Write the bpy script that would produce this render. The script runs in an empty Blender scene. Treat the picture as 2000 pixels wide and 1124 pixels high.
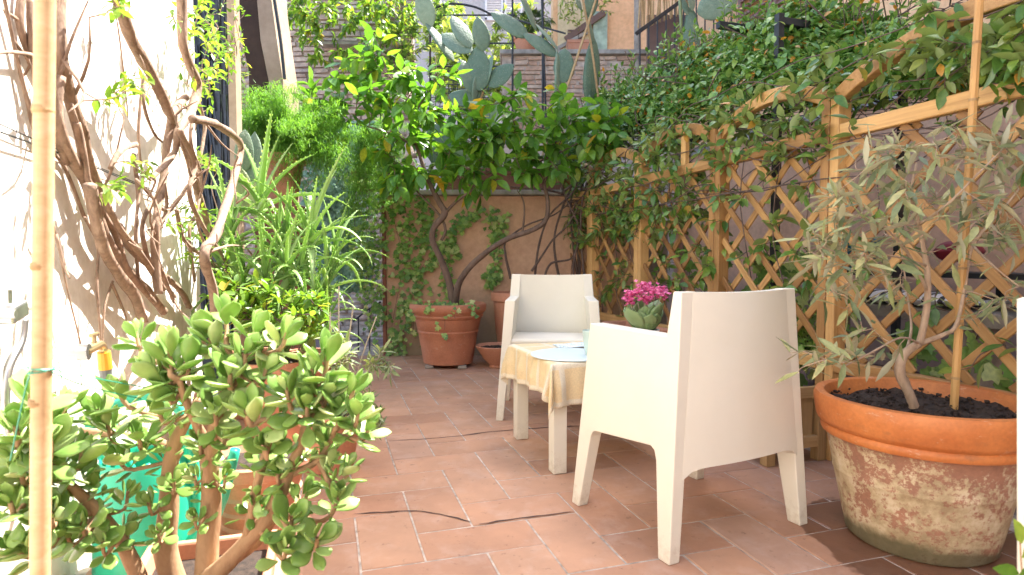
import bpy, math, random
import numpy as np
from mathutils import Vector, Matrix, noise
R = math.radians
rnd = random.Random(7)
sc = bpy.context.scene
COL = sc.collection

# ------------------------------------------------------------------ camera, sky, sun, exposure
FPX, PITCH, CAMH = 1177.4, R(2.79), 0.9
cam_d = bpy.data.cameras.new('camera'); cam = bpy.data.objects.new('camera', cam_d); COL.objects.link(cam)
cam.location = (0, 0, CAMH); cam.rotation_euler = (R(90) - PITCH, 0, 0)
cam_d.sensor_width = 36; cam_d.lens = 36 * FPX / 2000; cam_d.clip_start = 0.05; cam_d.clip_end = 400
cam_d.dof.use_dof = True; cam_d.dof.focus_distance = 2.7; cam_d.dof.aperture_fstop = 4.5
sc.camera = cam
SUN_EL, SUN_AZ = R(58), R(43)          # azimuth clockwise from +Y
w = bpy.data.worlds.new('World'); sc.world = w; w.use_nodes = True
wn = w.node_tree; bg = wn.nodes['Background']
sky = wn.nodes.new('ShaderNodeTexSky'); sky.sky_type = 'NISHITA'; sky.sun_disc = False
sky.sun_elevation = SUN_EL; sky.sun_rotation = SUN_AZ; sky.air_density = 1.0; sky.dust_density = 2.5; sky.ozone_density = 0.6
wn.links.new(sky.outputs[0], bg.inputs[0]); bg.inputs[1].default_value = 0.15
sd = bpy.data.lights.new('sun', 'SUN'); sd.energy = 5.0; sd.angle = R(0.5); sd.color = (1, 0.95, 0.87)
so = bpy.data.objects.new('sun', sd); COL.objects.link(so)
sdir = Vector((math.sin(SUN_AZ) * math.cos(SUN_EL), math.cos(SUN_AZ) * math.cos(SUN_EL), math.sin(SUN_EL)))
so.rotation_euler = sdir.to_track_quat('Z', 'Y').to_euler(); so.location = sdir * 30
sc.view_settings.view_transform = 'Standard'; sc.view_settings.look = 'None'
sc.view_settings.exposure = 2.18; sc.view_settings.gamma = 1
try: sc.view_settings.use_curve_mapping = False
except Exception: pass
sc.cycles.max_bounces = 8; sc.cycles.diffuse_bounces = 5; sc.cycles.transparent_max_bounces = 8
sc.cycles.use_denoising = True

# ------------------------------------------------------------------ geometry of the place
TH = R(17.1)                            # the courtyard's own axes: u across, v away
def W(u, v, z=0.0): return Vector((u * math.cos(TH) - v * math.sin(TH), u * math.sin(TH) + v * math.cos(TH), z))
UD = Vector((math.cos(TH), math.sin(TH), 0)); VD = Vector((-math.sin(TH), math.cos(TH), 0)); ZD = Vector((0, 0, 1))
def ray(px, py):
    x, y = px - 1000, 562 - py
    return Vector((x, FPX * math.cos(PITCH) + y * math.sin(PITCH), -FPX * math.sin(PITCH) + y * math.cos(PITCH)))
def at(px, py, Y):
    r = ray(px, py); t = Y / r.y
    return Vector((r.x * t, Y, CAMH + r.z * t))
def atu(px, py, u):                     # on the plane u = const
    r = ray(px, py); t = u / (r.dot(UD))
    return Vector((r.x * t, r.y * t, CAMH + r.z * t))

# ------------------------------------------------------------------ node helpers
class NT:
    def __init__(s, name):
        s.m = bpy.data.materials.new(name); s.m.use_nodes = True
        s.t = s.m.node_tree; s.n = s.t.nodes; s.p = s.n['Principled BSDF']; s.out = s.n['Material Output']
    def new(s, typ, **kw):
        n = s.n.new(typ)
        for k, v in kw.items():
            if k.startswith('i_'): n.inputs[k[2:].replace('_', ' ')].default_value = v
            else: setattr(n, k, v)
        return n
    def link(s, a, b): s.t.links.new(a, b)
    def coords(s, kind='Object', scale=(1, 1, 1), rand=True):
        tc = s.new('ShaderNodeTexCoord'); mp = s.new('ShaderNodeMapping'); mp.inputs['Scale'].default_value = scale
        if kind == 'World':
            g = s.new('ShaderNodeNewGeometry'); s.link(g.outputs['Position'], mp.inputs['Vector'])
        else:
            s.link(tc.outputs[kind], mp.inputs['Vector'])
            if rand:
                oi = s.new('ShaderNodeObjectInfo'); ml = s.new('ShaderNodeMath', operation='MULTIPLY'); ml.inputs[1].default_value = 37.0
                s.link(oi.outputs['Random'], ml.inputs[0]); s.link(ml.outputs[0], mp.inputs['Location'])
        return mp.outputs[0]
    def noise(s, vec, scale, detail=4, rough=0.55, dist=0.0):
        n = s.new('ShaderNodeTexNoise'); n.inputs['Scale'].default_value = scale; n.inputs['Detail'].default_value = detail
        n.inputs['Roughness'].default_value = rough; n.inputs['Distortion'].default_value = dist
        s.link(vec, n.inputs['Vector']); return n.outputs['Fac']
    def ramp(s, fac, stops):
        r = s.new('ShaderNodeValToRGB'); e = r.color_ramp.elements
        while len(e) < len(stops): e.new(0.5)
        for k, (p, c) in enumerate(stops):
            e[k].position = p; e[k].color = (*c, 1) if len(c) == 3 else c
        s.link(fac, r.inputs[0]); return r.outputs[0]
    def mix(s, a, b, fac, mode='MIX'):
        m = s.new('ShaderNodeMix', data_type='RGBA', blend_type=mode)
        for val, k in ((a, 6), (b, 7), (fac, 0)):
            if hasattr(val, 'links') or isinstance(val, bpy.types.NodeSocket): s.link(val, m.inputs[k])
            else: m.inputs[k].default_value = val if k == 0 else (*val, 1)
        return m.outputs[2]
    def bump(s, h, strength=0.3, dist=0.01):
        b = s.new('ShaderNodeBump'); b.inputs['Strength'].default_value = strength; b.inputs['Distance'].default_value = dist
        s.link(h, b.inputs['Height']); s.link(b.outputs[0], s.p.inputs['Normal']); return b
    def base(s, c): s.link(c, s.p.inputs['Base Color'])
    def rnd(s):                          # one random number per leaf, whether it is an object or an island
        oi = s.new('ShaderNodeObjectInfo'); g = s.new('ShaderNodeNewGeometry'); a = s.new('ShaderNodeMath', operation='ADD')
        s.link(oi.outputs['Random'], a.inputs[0]); s.link(g.outputs['Random Per Island'], a.inputs[1])
        f = s.new('ShaderNodeMath', operation='FRACT'); s.link(a.outputs[0], f.inputs[0]); return f.outputs[0]

def leaf_mat(name, stops, trans=0.35, rough=0.4, tcol=(1.3, 1.25, 0.5), bump=0.0, under=None):
    m = NT(name); c = m.ramp(m.rnd(), stops)
    v = m.noise(m.coords('World'), 60, 2); c = m.mix(c, m.ramp(v, [(0.3, (0.75, 0.8, 0.75)), (0.7, (1.15, 1.12, 1.05))]), 1.0, 'MULTIPLY')
    if under:
        g = m.new('ShaderNodeNewGeometry'); c = m.mix(c, under, g.outputs['Backfacing'])
    m.base(c); m.p.inputs['Roughness'].default_value = rough; m.p.inputs['Specular IOR Level'].default_value = 0.5
    tr = m.new('ShaderNodeBsdfTranslucent'); tc = m.mix(c, tcol, 1.0, 'MULTIPLY'); m.link(tc, tr.inputs[0])
    mx = m.new('ShaderNodeMixShader'); mx.inputs[0].default_value = trans
    m.link(m.p.outputs[0], mx.inputs[1]); m.link(tr.outputs[0], mx.inputs[2]); m.link(mx.outputs[0], m.out.inputs[0])
    return m.m
def plain(name, col, rough=0.5, metal=0.0, var=0.12, scale=12, bump=0.1, coat=0.0, kind='Object'):
    m = NT(name); vec = m.coords(kind); f = m.noise(vec, scale, 5)
    lo = tuple(x * (1 - var) for x in col); hi = tuple(min(1, x * (1 + var)) for x in col)
    m.base(m.ramp(f, [(0.3, lo), (0.7, hi)])); m.p.inputs['Roughness'].default_value = rough; m.p.inputs['Metallic'].default_value = metal
    m.p.inputs['Coat Weight'].default_value = coat
    if bump: m.bump(m.noise(vec, scale * 6, 3), bump, 0.003)
    return m.m
def bark(name, a, b, scale=30, bump=0.9):
    m = NT(name); vec = m.coords('World', (1, 1, 0.35)); f = m.noise(vec, scale, 6, 0.7, 0.4)
    m.base(m.ramp(f, [(0.3, a), (0.7, b)])); m.p.inputs['Roughness'].default_value = 0.85
    m.bump(m.noise(vec, scale * 2.2, 6, 0.7), bump, 0.006); return m.m
def wood(name, a, b, c):
    m = NT(name); vec = m.coords('Object', (1.2, 26, 26)); f = m.noise(vec, 2.4, 6, 0.6, 0.6)
    base = m.ramp(f, [(0.25, a), (0.5, b), (0.75, c)])
    oi = m.new('ShaderNodeObjectInfo'); base = m.mix(base, m.ramp(oi.outputs['Random'], [(0, (0.6, 0.52, 0.45)), (1, (1.1, 1.1, 1.1))]), 1.0, 'MULTIPLY')
    st = m.noise(m.coords('World'), 5, 5); base = m.mix(base, m.ramp(st, [(0.35, (0.7, 0.66, 0.6)), (0.55, (1, 1, 1))]), 0.6, 'MULTIPLY')
    m.base(base); m.p.inputs['Roughness'].default_value = 0.55; m.bump(f, 0.25, 0.002); return m.m
def plaster(name, a, b, dirt, base_z=0.5, scale=2.2, bump=0.35, cracks=False):
    m = NT(name); vec = m.coords('World'); f = m.noise(vec, scale, 7, 0.6); c = m.ramp(f, [(0.3, a), (0.7, b)])
    fine = m.noise(vec, 18, 6, 0.65); c = m.mix(c, m.ramp(fine, [(0.35, (0.82, 0.8, 0.78)), (0.6, (1.05, 1.05, 1.05))]), 0.7, 'MULTIPLY')
    sx = m.new('ShaderNodeSeparateXYZ'); g = m.new('ShaderNodeNewGeometry'); m.link(g.outputs['Position'], sx.inputs[0])
    ad = m.new('ShaderNodeMath', operation='MULTIPLY_ADD'); m.link(f, ad.inputs[0]); ad.inputs[1].default_value = -1.6; m.link(sx.outputs['Z'], ad.inputs[2])
    mr = m.new('ShaderNodeMapRange'); m.link(ad.outputs[0], mr.inputs[0]); mr.inputs[1].default_value = base_z - 0.8 - 0.35; mr.inputs[2].default_value = base_z - 0.8 + 0.2
    mr.inputs[3].default_value = 0.75; mr.inputs[4].default_value = 0.0
    c = m.mix(c, dirt, mr.outputs[0])
    m.base(c); m.p.inputs['Roughness'].default_value = 0.92; m.bump(m.noise(vec, 45, 6, 0.7), bump, 0.006); return m.m
def terracotta(name, a, b, lime=None, lime_z=(0.05, 0.35), amount=0.5, rough=0.75):
    m = NT(name); vec = m.coords('Object'); f = m.noise(vec, 7, 6); c = m.ramp(f, [(0.3, a), (0.7, b)])
    fine = m.noise(vec, 90, 3); c = m.mix(c, m.ramp(fine, [(0.3, (0.85, 0.85, 0.85)), (0.7, (1.08, 1.08, 1.08))]), 0.8, 'MULTIPLY')
    if lime:
        big = m.noise(vec, 4.2, 8, 0.66, 0.5); sx = m.new('ShaderNodeSeparateXYZ'); m.link(vec_raw(m), sx.inputs[0])
        mr = m.new('ShaderNodeMapRange'); m.link(sx.outputs['Z'], mr.inputs[0])
        mr.inputs[1].default_value = lime_z[1]; mr.inputs[2].default_value = lime_z[0]; mr.inputs[3].default_value = -0.22; mr.inputs[4].default_value = 0.03
        ad = m.new('ShaderNodeMath', operation='ADD'); m.link(big, ad.inputs[0]); m.link(mr.outputs[0], ad.inputs[1])
        spots = m.noise(vec, 58, 6, 0.75); ad2 = m.new('ShaderNodeMath', operation='MULTIPLY_ADD'); m.link(spots, ad2.inputs[0]); ad2.inputs[1].default_value = 0.95; m.link(ad.outputs[0], ad2.inputs[2])
        mask = m.ramp(ad2.outputs[0], [(amount + 0.44, (0, 0, 0)), (amount + 0.53, (1, 1, 1))])
        limec = m.ramp(m.noise(vec, 14, 6, 0.7), [(0.38, lime[0]), (0.5, lime[1]), (0.64, lime[2])])
        c = m.mix(c, limec, mask)
        mr2 = m.new('ShaderNodeMapRange'); ad3 = m.new('ShaderNodeMath', operation='MULTIPLY_ADD'); m.link(big, ad3.inputs[0]); ad3.inputs[1].default_value = -0.15; m.link(sx.outputs['Z'], ad3.inputs[2])
        m.link(ad3.outputs[0], mr2.inputs[0]); mr2.inputs[1].default_value = -0.03; mr2.inputs[2].default_value = 0.0; mr2.inputs[3].default_value = 0.85; mr2.inputs[4].default_value = 0.0
        c = m.mix(c, (0.10, 0.09, 0.045), mr2.outputs[0])
        m.bump(m.noise(vec, 60, 5, 0.7), 0.6, 0.004)
    else:
        c = m.mix(c, (.62, .50, .38), m.ramp(m.noise(m.coords('Object', (1, 1, 2.2)), 16, 7, .75), [(.60, (0, 0, 0)), (.70, (.5, .5, .5))]))
        c = m.mix(c, (.16, .09, .055), m.ramp(m.noise(m.coords('Object', (1, 1, 1.5)), 9, 7, .72), [(.62, (0, 0, 0)), (.76, (.5, .5, .5))]))
        m.bump(m.noise(vec, 70, 4, 0.6), 0.25, 0.002)
    m.base(c); m.p.inputs['Roughness'].default_value = rough; return m.m
def vec_raw(m):
    tc = m.new('ShaderNodeTexCoord'); return tc.outputs['Object']

# ------------------------------------------------------------------ object helpers
def link(o): COL.objects.link(o); return o
def thing(name, label, cat, loc=(0, 0, 0), group=None):
    o = link(bpy.data.objects.new(name, None)); o.location = loc; o.empty_display_size = 0.1
    o['label'] = label; o['category'] = cat
    if group: o['group'] = group
    return o
def tag(o, label, cat, group=None):
    o['label'] = label; o['category'] = cat
    if group: o['group'] = group
    return o
def wloc(p):
    v = Vector((0, 0, 0))
    while p is not None: v = v + p.location; p = p.parent
    return v
def make(name, me, mat, parent=None, mtx=None, label=None, stuff=False, structure=False):
    o = link(bpy.data.objects.new(name, me))
    if mat is not None and not me.materials: me.materials.append(mat)
    if parent is not None:
        o.parent = parent; off = Matrix.Translation(-wloc(parent))
        o.matrix_basis = off @ mtx if mtx is not None else off
    elif mtx is not None: o.matrix_basis = mtx
    if label: o['label'] = label
    if stuff: o['kind'] = 'stuff'
    if structure: o['kind'] = 'structure'
    return o
def mesh(name, verts, faces, smooth=False):
    me = bpy.data.meshes.new(name)
    if isinstance(verts, np.ndarray) and isinstance(faces, np.ndarray):
        n, k = faces.shape
        me.vertices.add(len(verts)); me.vertices.foreach_set('co', verts.astype(np.float32).ravel())
        me.loops.add(n * k); me.loops.foreach_set('vertex_index', faces.astype(np.int32).ravel())
        me.polygons.add(n); me.polygons.foreach_set('loop_start', np.arange(0, n * k, k, dtype=np.int32))
        me.update(calc_edges=True)
    else: me.from_pydata([tuple(v) for v in verts], [], [tuple(f) for f in faces]); me.update()
    if smooth: me.polygons.foreach_set('use_smooth', [True] * len(me.polygons))
    return me
class MB:
    def __init__(s): s.v = []; s.f = []
    def add(s, vs, fs):
        k = len(s.v); s.v += [Vector(v) for v in vs]; s.f += [tuple(i + k for i in f) for f in fs]
    def box(s, c, sx, sy, sz, M=None):
        c = Vector(c); vs = [Vector((x * sx / 2, y * sy / 2, z * sz / 2)) for x in (-1, 1) for y in (-1, 1) for z in (-1, 1)]
        vs = [(M @ v if M else v) + c for v in vs]
        s.add(vs, [(0, 1, 3, 2), (4, 6, 7, 5), (0, 4, 5, 1), (2, 3, 7, 6), (0, 2, 6, 4), (1, 5, 7, 3)])
    def tube(s, pts, rad, seg=7, res=4, noise_a=0.0, cap=True):
        P = smooth_path(pts, res) if res > 1 else [Vector(p) for p in pts]
        n = len(P); rs = []
        for i in range(n):
            t = i / max(1, n - 1)
            if callable(rad): r = rad(t)
            elif isinstance(rad, (list, tuple)):
                q = t * (len(rad) - 1); a = int(min(q, len(rad) - 2)); r = rad[a] + (rad[a + 1] - rad[a]) * (q - a)
            else: r = rad
            rs.append(r)
        base = len(s.v); up = None
        for i in range(n):
            d = (P[min(i + 1, n - 1)] - P[max(i - 1, 0)])
            d = d.normalized() if d.length > 1e-9 else ZD.copy()
            if up is None: up = d.orthogonal().normalized()
            up = (up - d * up.dot(d)); up = up.normalized() if up.length > 1e-6 else d.orthogonal().normalized()
            side = d.cross(up)
            for k in range(seg):
                a = 2 * math.pi * k / seg
                q = up * math.cos(a) + side * math.sin(a)
                r = rs[i]
                if noise_a: r *= 1 + noise_a * noise.noise((P[i] * 9 + q * 1.3))
                s.v.append(P[i] + q * r)
        for i in range(n - 1):
            for k in range(seg):
                a = base + i * seg + k; b = base + i * seg + (k + 1) % seg
                s.f.append((a, b, b + seg, a + seg))
        if cap:
            s.f.append(tuple(base + k for k in reversed(range(seg)))); s.f.append(tuple(base + (n - 1) * seg + k for k in range(seg)))
        return P
    def lathe(s, prof, c=(0, 0, 0), seg=48, jitter=0.0):
        c = Vector(c); base = len(s.v); n = len(prof)
        for (r, z) in prof:
            for k in range(seg):
                a = 2 * math.pi * k / seg
                rr = r * (1 + (jitter * noise.noise(Vector((math.cos(a) * 2, math.sin(a) * 2, z * 6))) if jitter else 0))
                s.v.append(c + Vector((rr * math.cos(a), rr * math.sin(a), z)))
        for i in range(n - 1):
            for k in range(seg):
                a = base + i * seg + k; b = base + i * seg + (k + 1) % seg
                s.f.append((a, b, b + seg, a + seg))
    def prism(s, outline, d):                    # outline: list of Vector, extruded by vector d
        n = len(outline); s.add(list(outline) + [p + d for p in outline],
            [tuple(reversed(range(n))), tuple(range(n, 2 * n))] + [(i, (i + 1) % n, (i + 1) % n + n, i + n) for i in range(n)])
    def build(s, name, mat, parent=None, smooth=False, **kw):
        o = make(name, mesh(name, s.v, s.f, smooth), mat, parent, **kw)
        return o
def bevel(o, wd=0.004, seg=2, ang=35):
    b = o.modifiers.new('bevel', 'BEVEL'); b.width = wd; b.segments = seg; b.limit_method = 'ANGLE'; b.angle_limit = R(ang); return o
def shade_auto(o):
    o.data.polygons.foreach_set('use_smooth', [True] * len(o.data.polygons))
    try: o.data.set_sharp_from_angle(angle=R(40))
    except Exception: pass
    return o
def smooth_path(pts, res=4):
    P = [Vector(p) for p in pts]
    if len(P) < 3: return [P[0].lerp(P[-1], i / res) for i in range(res + 1)]
    out = []; n = len(P)
    for i in range(n - 1):
        p0 = P[max(i - 1, 0)]; p1 = P[i]; p2 = P[i + 1]; p3 = P[min(i + 2, n - 1)]
        for k in range(res):
            t = k / res
            out.append(0.5 * ((2 * p1) + (p2 - p0) * t + (2 * p0 - 5 * p1 + 4 * p2 - p3) * t * t + (3 * p1 - p0 - 3 * p2 + p3) * t ** 3))
    out.append(P[-1]); return out
def bar(name, p0, p1, wd, th, nrm, mat, parent=None, bev=0.002, **kw):      # a straight piece of timber, its grain along its length
    p0, p1 = Vector(p0), Vector(p1); x = (p1 - p0); L = x.length; x.normalize()
    z = Vector(nrm); z = (z - x * z.dot(x)).normalized(); y = z.cross(x)
    c = min(bev, wd * .3, th * .3); vs = []; fs = []
    for sx in (0, L):
        for (a, b) in ((-wd/2+c, -th/2), (wd/2-c, -th/2), (wd/2, -th/2+c), (wd/2, th/2-c), (wd/2-c, th/2), (-wd/2+c, th/2), (-wd/2, th/2-c), (-wd/2, -th/2+c)):
            vs.append((sx, a, b))
    fs = [tuple(reversed(range(8))), tuple(range(8, 16))] + [(i, (i + 1) % 8, (i + 1) % 8 + 8, i + 8) for i in range(8)]
    M = Matrix.Translation(p0) @ Matrix((x, y, z)).transposed().to_4x4()
    return make(name, mesh(name, vs, fs), mat, parent, mtx=M, **kw)

# ---- leaves
def leaf_tpl(prof, wd=0.4, fold=0.1, curve=0.15, wave=0.0, side_droop=0.0):
    vs = []
    for (t, wf) in prof:
        z0 = -curve * t * t
        hw = wf * wd / 2
        dz = fold * hw * 2 + wave * math.sin(t * 17) * hw
        vs += [(-hw, t, z0 + dz), (0, t, z0), (hw, t, z0 + dz - 2 * wave * math.sin(t * 17) * hw)]
    n = len(prof); fs = []
    for i in range(n - 1):
        a = 3 * i; fs += [(a, a + 1, a + 4, a + 3), (a + 1, a + 2, a + 5, a + 4)]
    return np.array(vs, float), np.array(fs, int)
OV = [(0, .06), (.1, .35), (.3, .9), (.55, 1), (.8, .62), (.93, .25), (1, .02)]
LAN = [(0, .1), (.2, .7), (.5, 1), (.8, .55), (1, .03)]
RND = [(0, .2), (.2, .8), (.5, 1), (.8, .75), (1, .1)]
T_LEMON = [leaf_tpl(OV, .5, f, c, wv) for f, c, wv in ((.12, .18, .05), (.2, .35, .08), (.06, .08, .04))]
T_JAS = [leaf_tpl(OV, .46, f, c) for f, c in ((.12, .1), (.18, .3))]
T_SMALL = [leaf_tpl(LAN, .45, .12, .15), leaf_tpl(LAN, .38, .2, .3)]
T_OLIVE = [leaf_tpl(LAN, .24, .15, c) for c in (.05, .25, -.12)]
T_ROUND = [leaf_tpl(RND, .85, .08, .15), leaf_tpl(RND, .7, -.06, .1)]
T_GRASS = [leaf_tpl([(0, .6), (.5, 1), (1, .1)], .045, .2, .1)]
def ivy_tpl():
    pts = [(0, .0), (-.28, -.1), (-.5, .1), (-.3, .38), (-.42, .66), (-.14, .66), (0, 1.0), (.14, .66), (.42, .66), (.3, .38), (.5, .1), (.28, -.1)]
    vs = [(0, .3, .04)] + [(x, y, -.12 * abs(x)) for x, y in pts]
    n = len(pts); fs = [(0, 1 + i, 1 + (i + 1) % n, 1 + (i + 2) % n) for i in range(0, n, 2)]
    return np.array(vs, float), np.array(fs, int)
T_IVY = [ivy_tpl()]
def fat_leaf(L=1.0, wd=.55, th=.16, cup=.12, n=6, m=8):               # succulent, obovate, closed
    vs = []; fs = []
    for i in range(n + 1):
        t = i / n; t2 = 1 - (1 - t) ** 1.0
        wf = (math.sin(math.pi * min(1, max(0, t ** 1.45))) ** .62) if 0 < t < 1 else 0.02
        wf = max(wf, .14 if t < .2 else .02)
        for k in range(m):
            a = 2 * math.pi * k / m; x = math.cos(a) * wf * wd / 2; z = math.sin(a) * th / 2 * max(.25, wf) + cup * (abs(x) / wd * 2) ** 2 * .5 + cup * t * t * 1.2
            vs.append((x, t * L, z))
    for i in range(n):
        for k in range(m): a = i * m + k; b = i * m + (k + 1) % m; fs.append((a, b, b + m, a + m))
    fs.append(tuple(range(m - 1, -1, -1))[:4] if m == 4 else (3, 2, 1, 0)); 
    return vs, fs
def mtx(p, d, up=ZD, s=1.0, roll=0.0, sx=1.0):
    y = Vector(d).normalized(); x = y.cross(Vector(up))
    if x.length < 1e-4: x = y.orthogonal()
    x.normalize(); z = x.cross(y)
    if roll: 
        q = Matrix.Rotation(roll, 3, y); x = q @ x; z = q @ z
    M = Matrix((x * s * sx, y * s, z * s)).transposed().to_4x4(); M.translation = p; return M
def merged(name, tpls, ms, mat, parent=None, **kw):
    if not ms: return None
    A = np.array([[list(r) for r in m] for m in ms]); V = []; F = []; off = 0
    for k, (tv, tf) in enumerate(tpls):
        a = A[k::len(tpls)]
        if not len(a): continue
        hv = np.hstack([tv, np.ones((len(tv), 1))]); vv = np.einsum('nij,kj->nki', a[:, :3, :], hv)
        ff = tf[None] + (np.arange(len(a)) * len(tv))[:, None, None] + off
        V.append(vv.reshape(-1, 3)); F.append(ff.reshape(-1, tf.shape[1])); off += len(a) * len(tv)
    return make(name, mesh(name, np.vstack(V), np.vstack(F), True), mat, parent, stuff=True, **kw)
def leaf_objects(name, tpls, ms, mat, parent):
    mes = [mesh(name, *t, True) for t in tpls]
    for me in mes: me.materials.append(mat)
    for k, M in enumerate(ms): make(name, mes[k % len(mes)], None, parent, mtx=M)
def split_leaves(tpls, ms, mat, parent, n=300, name='leaf', rest='foliage'):
    cp = Vector((0, 0, CAMH))
    ms = sorted(ms, key=lambda m: (m.translation - cp).length / max(.01, m.to_scale().y))
    def infr(m):
        p = m.translation; d = p.y
        return d > .3 and abs(p.x / d) < .86 and abs((p.z - CAMH) / d + .05) < .52
    vis = [m for m in ms if infr(m)]; out = [m for m in ms if not infr(m)]
    leaf_objects(name, tpls, vis[:n], mat, parent)
    if vis[n:] + out: merged(rest, tpls, vis[n:] + out, mat, parent)
def rv(a=1.0): return Vector((rnd.uniform(-a, a), rnd.uniform(-a, a), rnd.uniform(-a, a)))
def cloud(regs):
    out = []
    for (px, py, rx, ry, Y, dY, n) in regs:
        for _ in range(n):
            while True:
                a, b, c = rnd.uniform(-1, 1), rnd.uniform(-1, 1), rnd.uniform(-1, 1)
                if a * a + b * b + c * c <= 1: break
            out.append(at(px + a * rx, py + b * ry, Y + c * dY))
    return out
def grow(tb, nodes, targets, r=.004, sag=.0, jit=.12, maxn=9999):
    """twigs from the nearest wood to each target; returns tips (point, direction)"""
    nodes = [Vector(n) for n in nodes]; tips = []
    base = list(nodes)
    targets = sorted(targets, key=lambda p: min((p - n).length for n in base))
    for p in targets:
        q = min(nodes, key=lambda n: (n - p).length); L = (p - q).length
        if L < .02: continue
        mid = q.lerp(p, .5) + rv(jit * L) + ZD * (sag * L); m2 = q.lerp(p, .8) + rv(jit * L * .5) + ZD * (sag * L * .6)
        rr = min(.012, r * (1 + L * 2.0))
        path = tb.tube([q, mid, m2, p], [rr, rr * .8, rr * .6, rr * .35], 5, 3, cap=False)
        nodes += path[3::3]
        tips.append((p, (p - m2).normalized(), path))
    return tips
def tufts(tips, n, L, spread=1.0, droop=.3, back=.12, lo=.7, hi=1.15, updir=.2):
    ms = []
    for (p, d, path) in tips:
        k = rnd.randint(max(1, int(n * .6)), int(n * 1.3)); ph = rnd.random() * 6.28
        s = d.orthogonal().normalized(); t = d.cross(s)
        for i in range(k):
            a = ph + i * 2.4; f = i / max(1, k)
            q = (s * math.cos(a) + t * math.sin(a)) * spread + d * (.35 + .9 * (1 - f)) + ZD * (updir - droop * rnd.random() * 1.5) + rv(.2)
            pos = p - d * back * f * rnd.uniform(.6, 1.2) + rv(.004)
            nrm = ZD + rv(.55)
            ms.append(mtx(pos, q, nrm, L * rnd.uniform(lo, hi), rnd.uniform(-.4, .4)))
    return ms

# ------------------------------------------------------------------ materials
M = {}
def tile_mat():
    m = NT('floor_tile_clay'); vec = m.coords('World'); oi = m.new('ShaderNodeObjectInfo')
    c = m.ramp(oi.outputs['Random'], [(0, (.37, .20, .125)), (.3, (.43, .245, .155)), (.6, (.48, .28, .18)), (.85, (.41, .215, .13)), (1, (.44, .275, .195))])
    c = m.mix(c, m.ramp(m.noise(vec, 3.2, 7, .62), [(.3, (.78, .78, .8)), (.7, (1.12, 1.1, 1.08))]), 1.0, 'MULTIPLY')
    c = m.mix(c, (.56, .43, .37), m.ramp(m.noise(vec, 7.5, 8, .7, .3), [(.5, (0, 0, 0)), (.75, (.36, .36, .36))]))
    c = m.mix(c, (.14, .075, .05), m.ramp(m.noise(m.coords('World', (1, 1, 1)), 26, 6, .72), [(.60, (0, 0, 0)), (.70, (.65, .65, .65))]))
    # damp patch that seeped out round the large pot
    g = m.new('ShaderNodeNewGeometry'); vd = m.new('ShaderNodeVectorMath', operation='DISTANCE'); vd.inputs[1].default_value = (1.30, 1.87, 0); m.link(g.outputs['Position'], vd.inputs[0])
    ma = m.new('ShaderNodeMath', operation='MULTIPLY_ADD'); m.link(m.noise(vec, 5, 4, .5, .4), ma.inputs[0]); ma.inputs[1].default_value = -.30; m.link(vd.outputs['Value'], ma.inputs[2])
    wet = m.ramp(ma.outputs[0], [(.20, (1, 1, 1)), (.212, (0, 0, 0))])
    c = m.mix(c, m.mix(c, (.42, .36, .33), 1.0, 'MULTIPLY'), wet)
    m.base(c); rr = m.new('ShaderNodeMapRange'); m.link(wet, rr.inputs[0]); rr.inputs[3].default_value = .8; rr.inputs[4].default_value = .42; m.link(rr.outputs[0], m.p.inputs['Roughness'])
    m.bump(m.noise(vec, 55, 6, .65), .28, .003); return m.m
M['tile'] = tile_mat()
M['mortar'] = plain('mortar', (.42, .36, .31), .95, var=.45, scale=25, bump=.4, kind='World')
M['white_plaster'] = plaster('white_plaster', (.82, .80, .75), (.88, .86, .82), (.55, .5, .42), .15)
M['orange'] = plaster('orange_stucco', (.51, .305, .20), (.61, .385, .26), (.20, .17, .11), .42, bump=.5)
M['orange2'] = plaster('apricot_stucco', (.74, .43, .23), (.84, .53, .31), (.45, .3, .2), .1, 1.2)
M['mauve'] = plaster('pinkish_stucco', (.58, .32, .185), (.68, .41, .26), (.25, .18, .15), .7, 1.5)
M['grey_wall'] = plaster('grey_render', (.42, .41, .42), (.52, .51, .5), (.3, .29, .28), .5, 1.5)
M['tan'] = plaster('tan_plaster', (.32, .235, .16), (.42, .32, .23), (.3, .2, .15), .4, 3)
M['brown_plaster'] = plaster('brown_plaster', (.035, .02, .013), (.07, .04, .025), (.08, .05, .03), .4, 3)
M['coping'] = plain('coping_stone', (.30, .28, .25), .9, var=.35, scale=10, bump=.5, kind='World')
M['stone'] = None
def stone_mat(name, stops):
    m = NT(name); oi = m.new('ShaderNodeObjectInfo'); vec = m.coords('World')
    c = m.ramp(m.rnd(), stops)
    c = m.mix(c, m.ramp(m.noise(vec, 14, 7, .7), [(.3, (.6, .6, .62)), (.7, (1.25, 1.2, 1.15))]), 1.0, 'MULTIPLY')
    m.base(c); m.p.inputs['Roughness'].default_value = .95; m.bump(m.noise(vec, 26, 7, .75), .8, .02); return m.m
M['stone'] = stone_mat('old_stone', [(0, (.46, .37, .32)), (.35, (.56, .45, .38)), (.7, (.62, .52, .44)), (.92, (.54, .38, .31)), (1, (.44, .40, .38))])
M['brick'] = stone_mat('old_brick', [(0, (.54, .36, .27)), (.5, (.62, .44, .34)), (1, (.60, .50, .41))])
M['wallmortar'] = plain('old_wall_mortar', (.50, .42, .36), .95, var=.35, scale=9, bump=.6, kind='World')
M['chair'] = plain('cream_plastic', (.70, .67, .58), .42, var=.02, scale=3, bump=.04)
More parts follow.
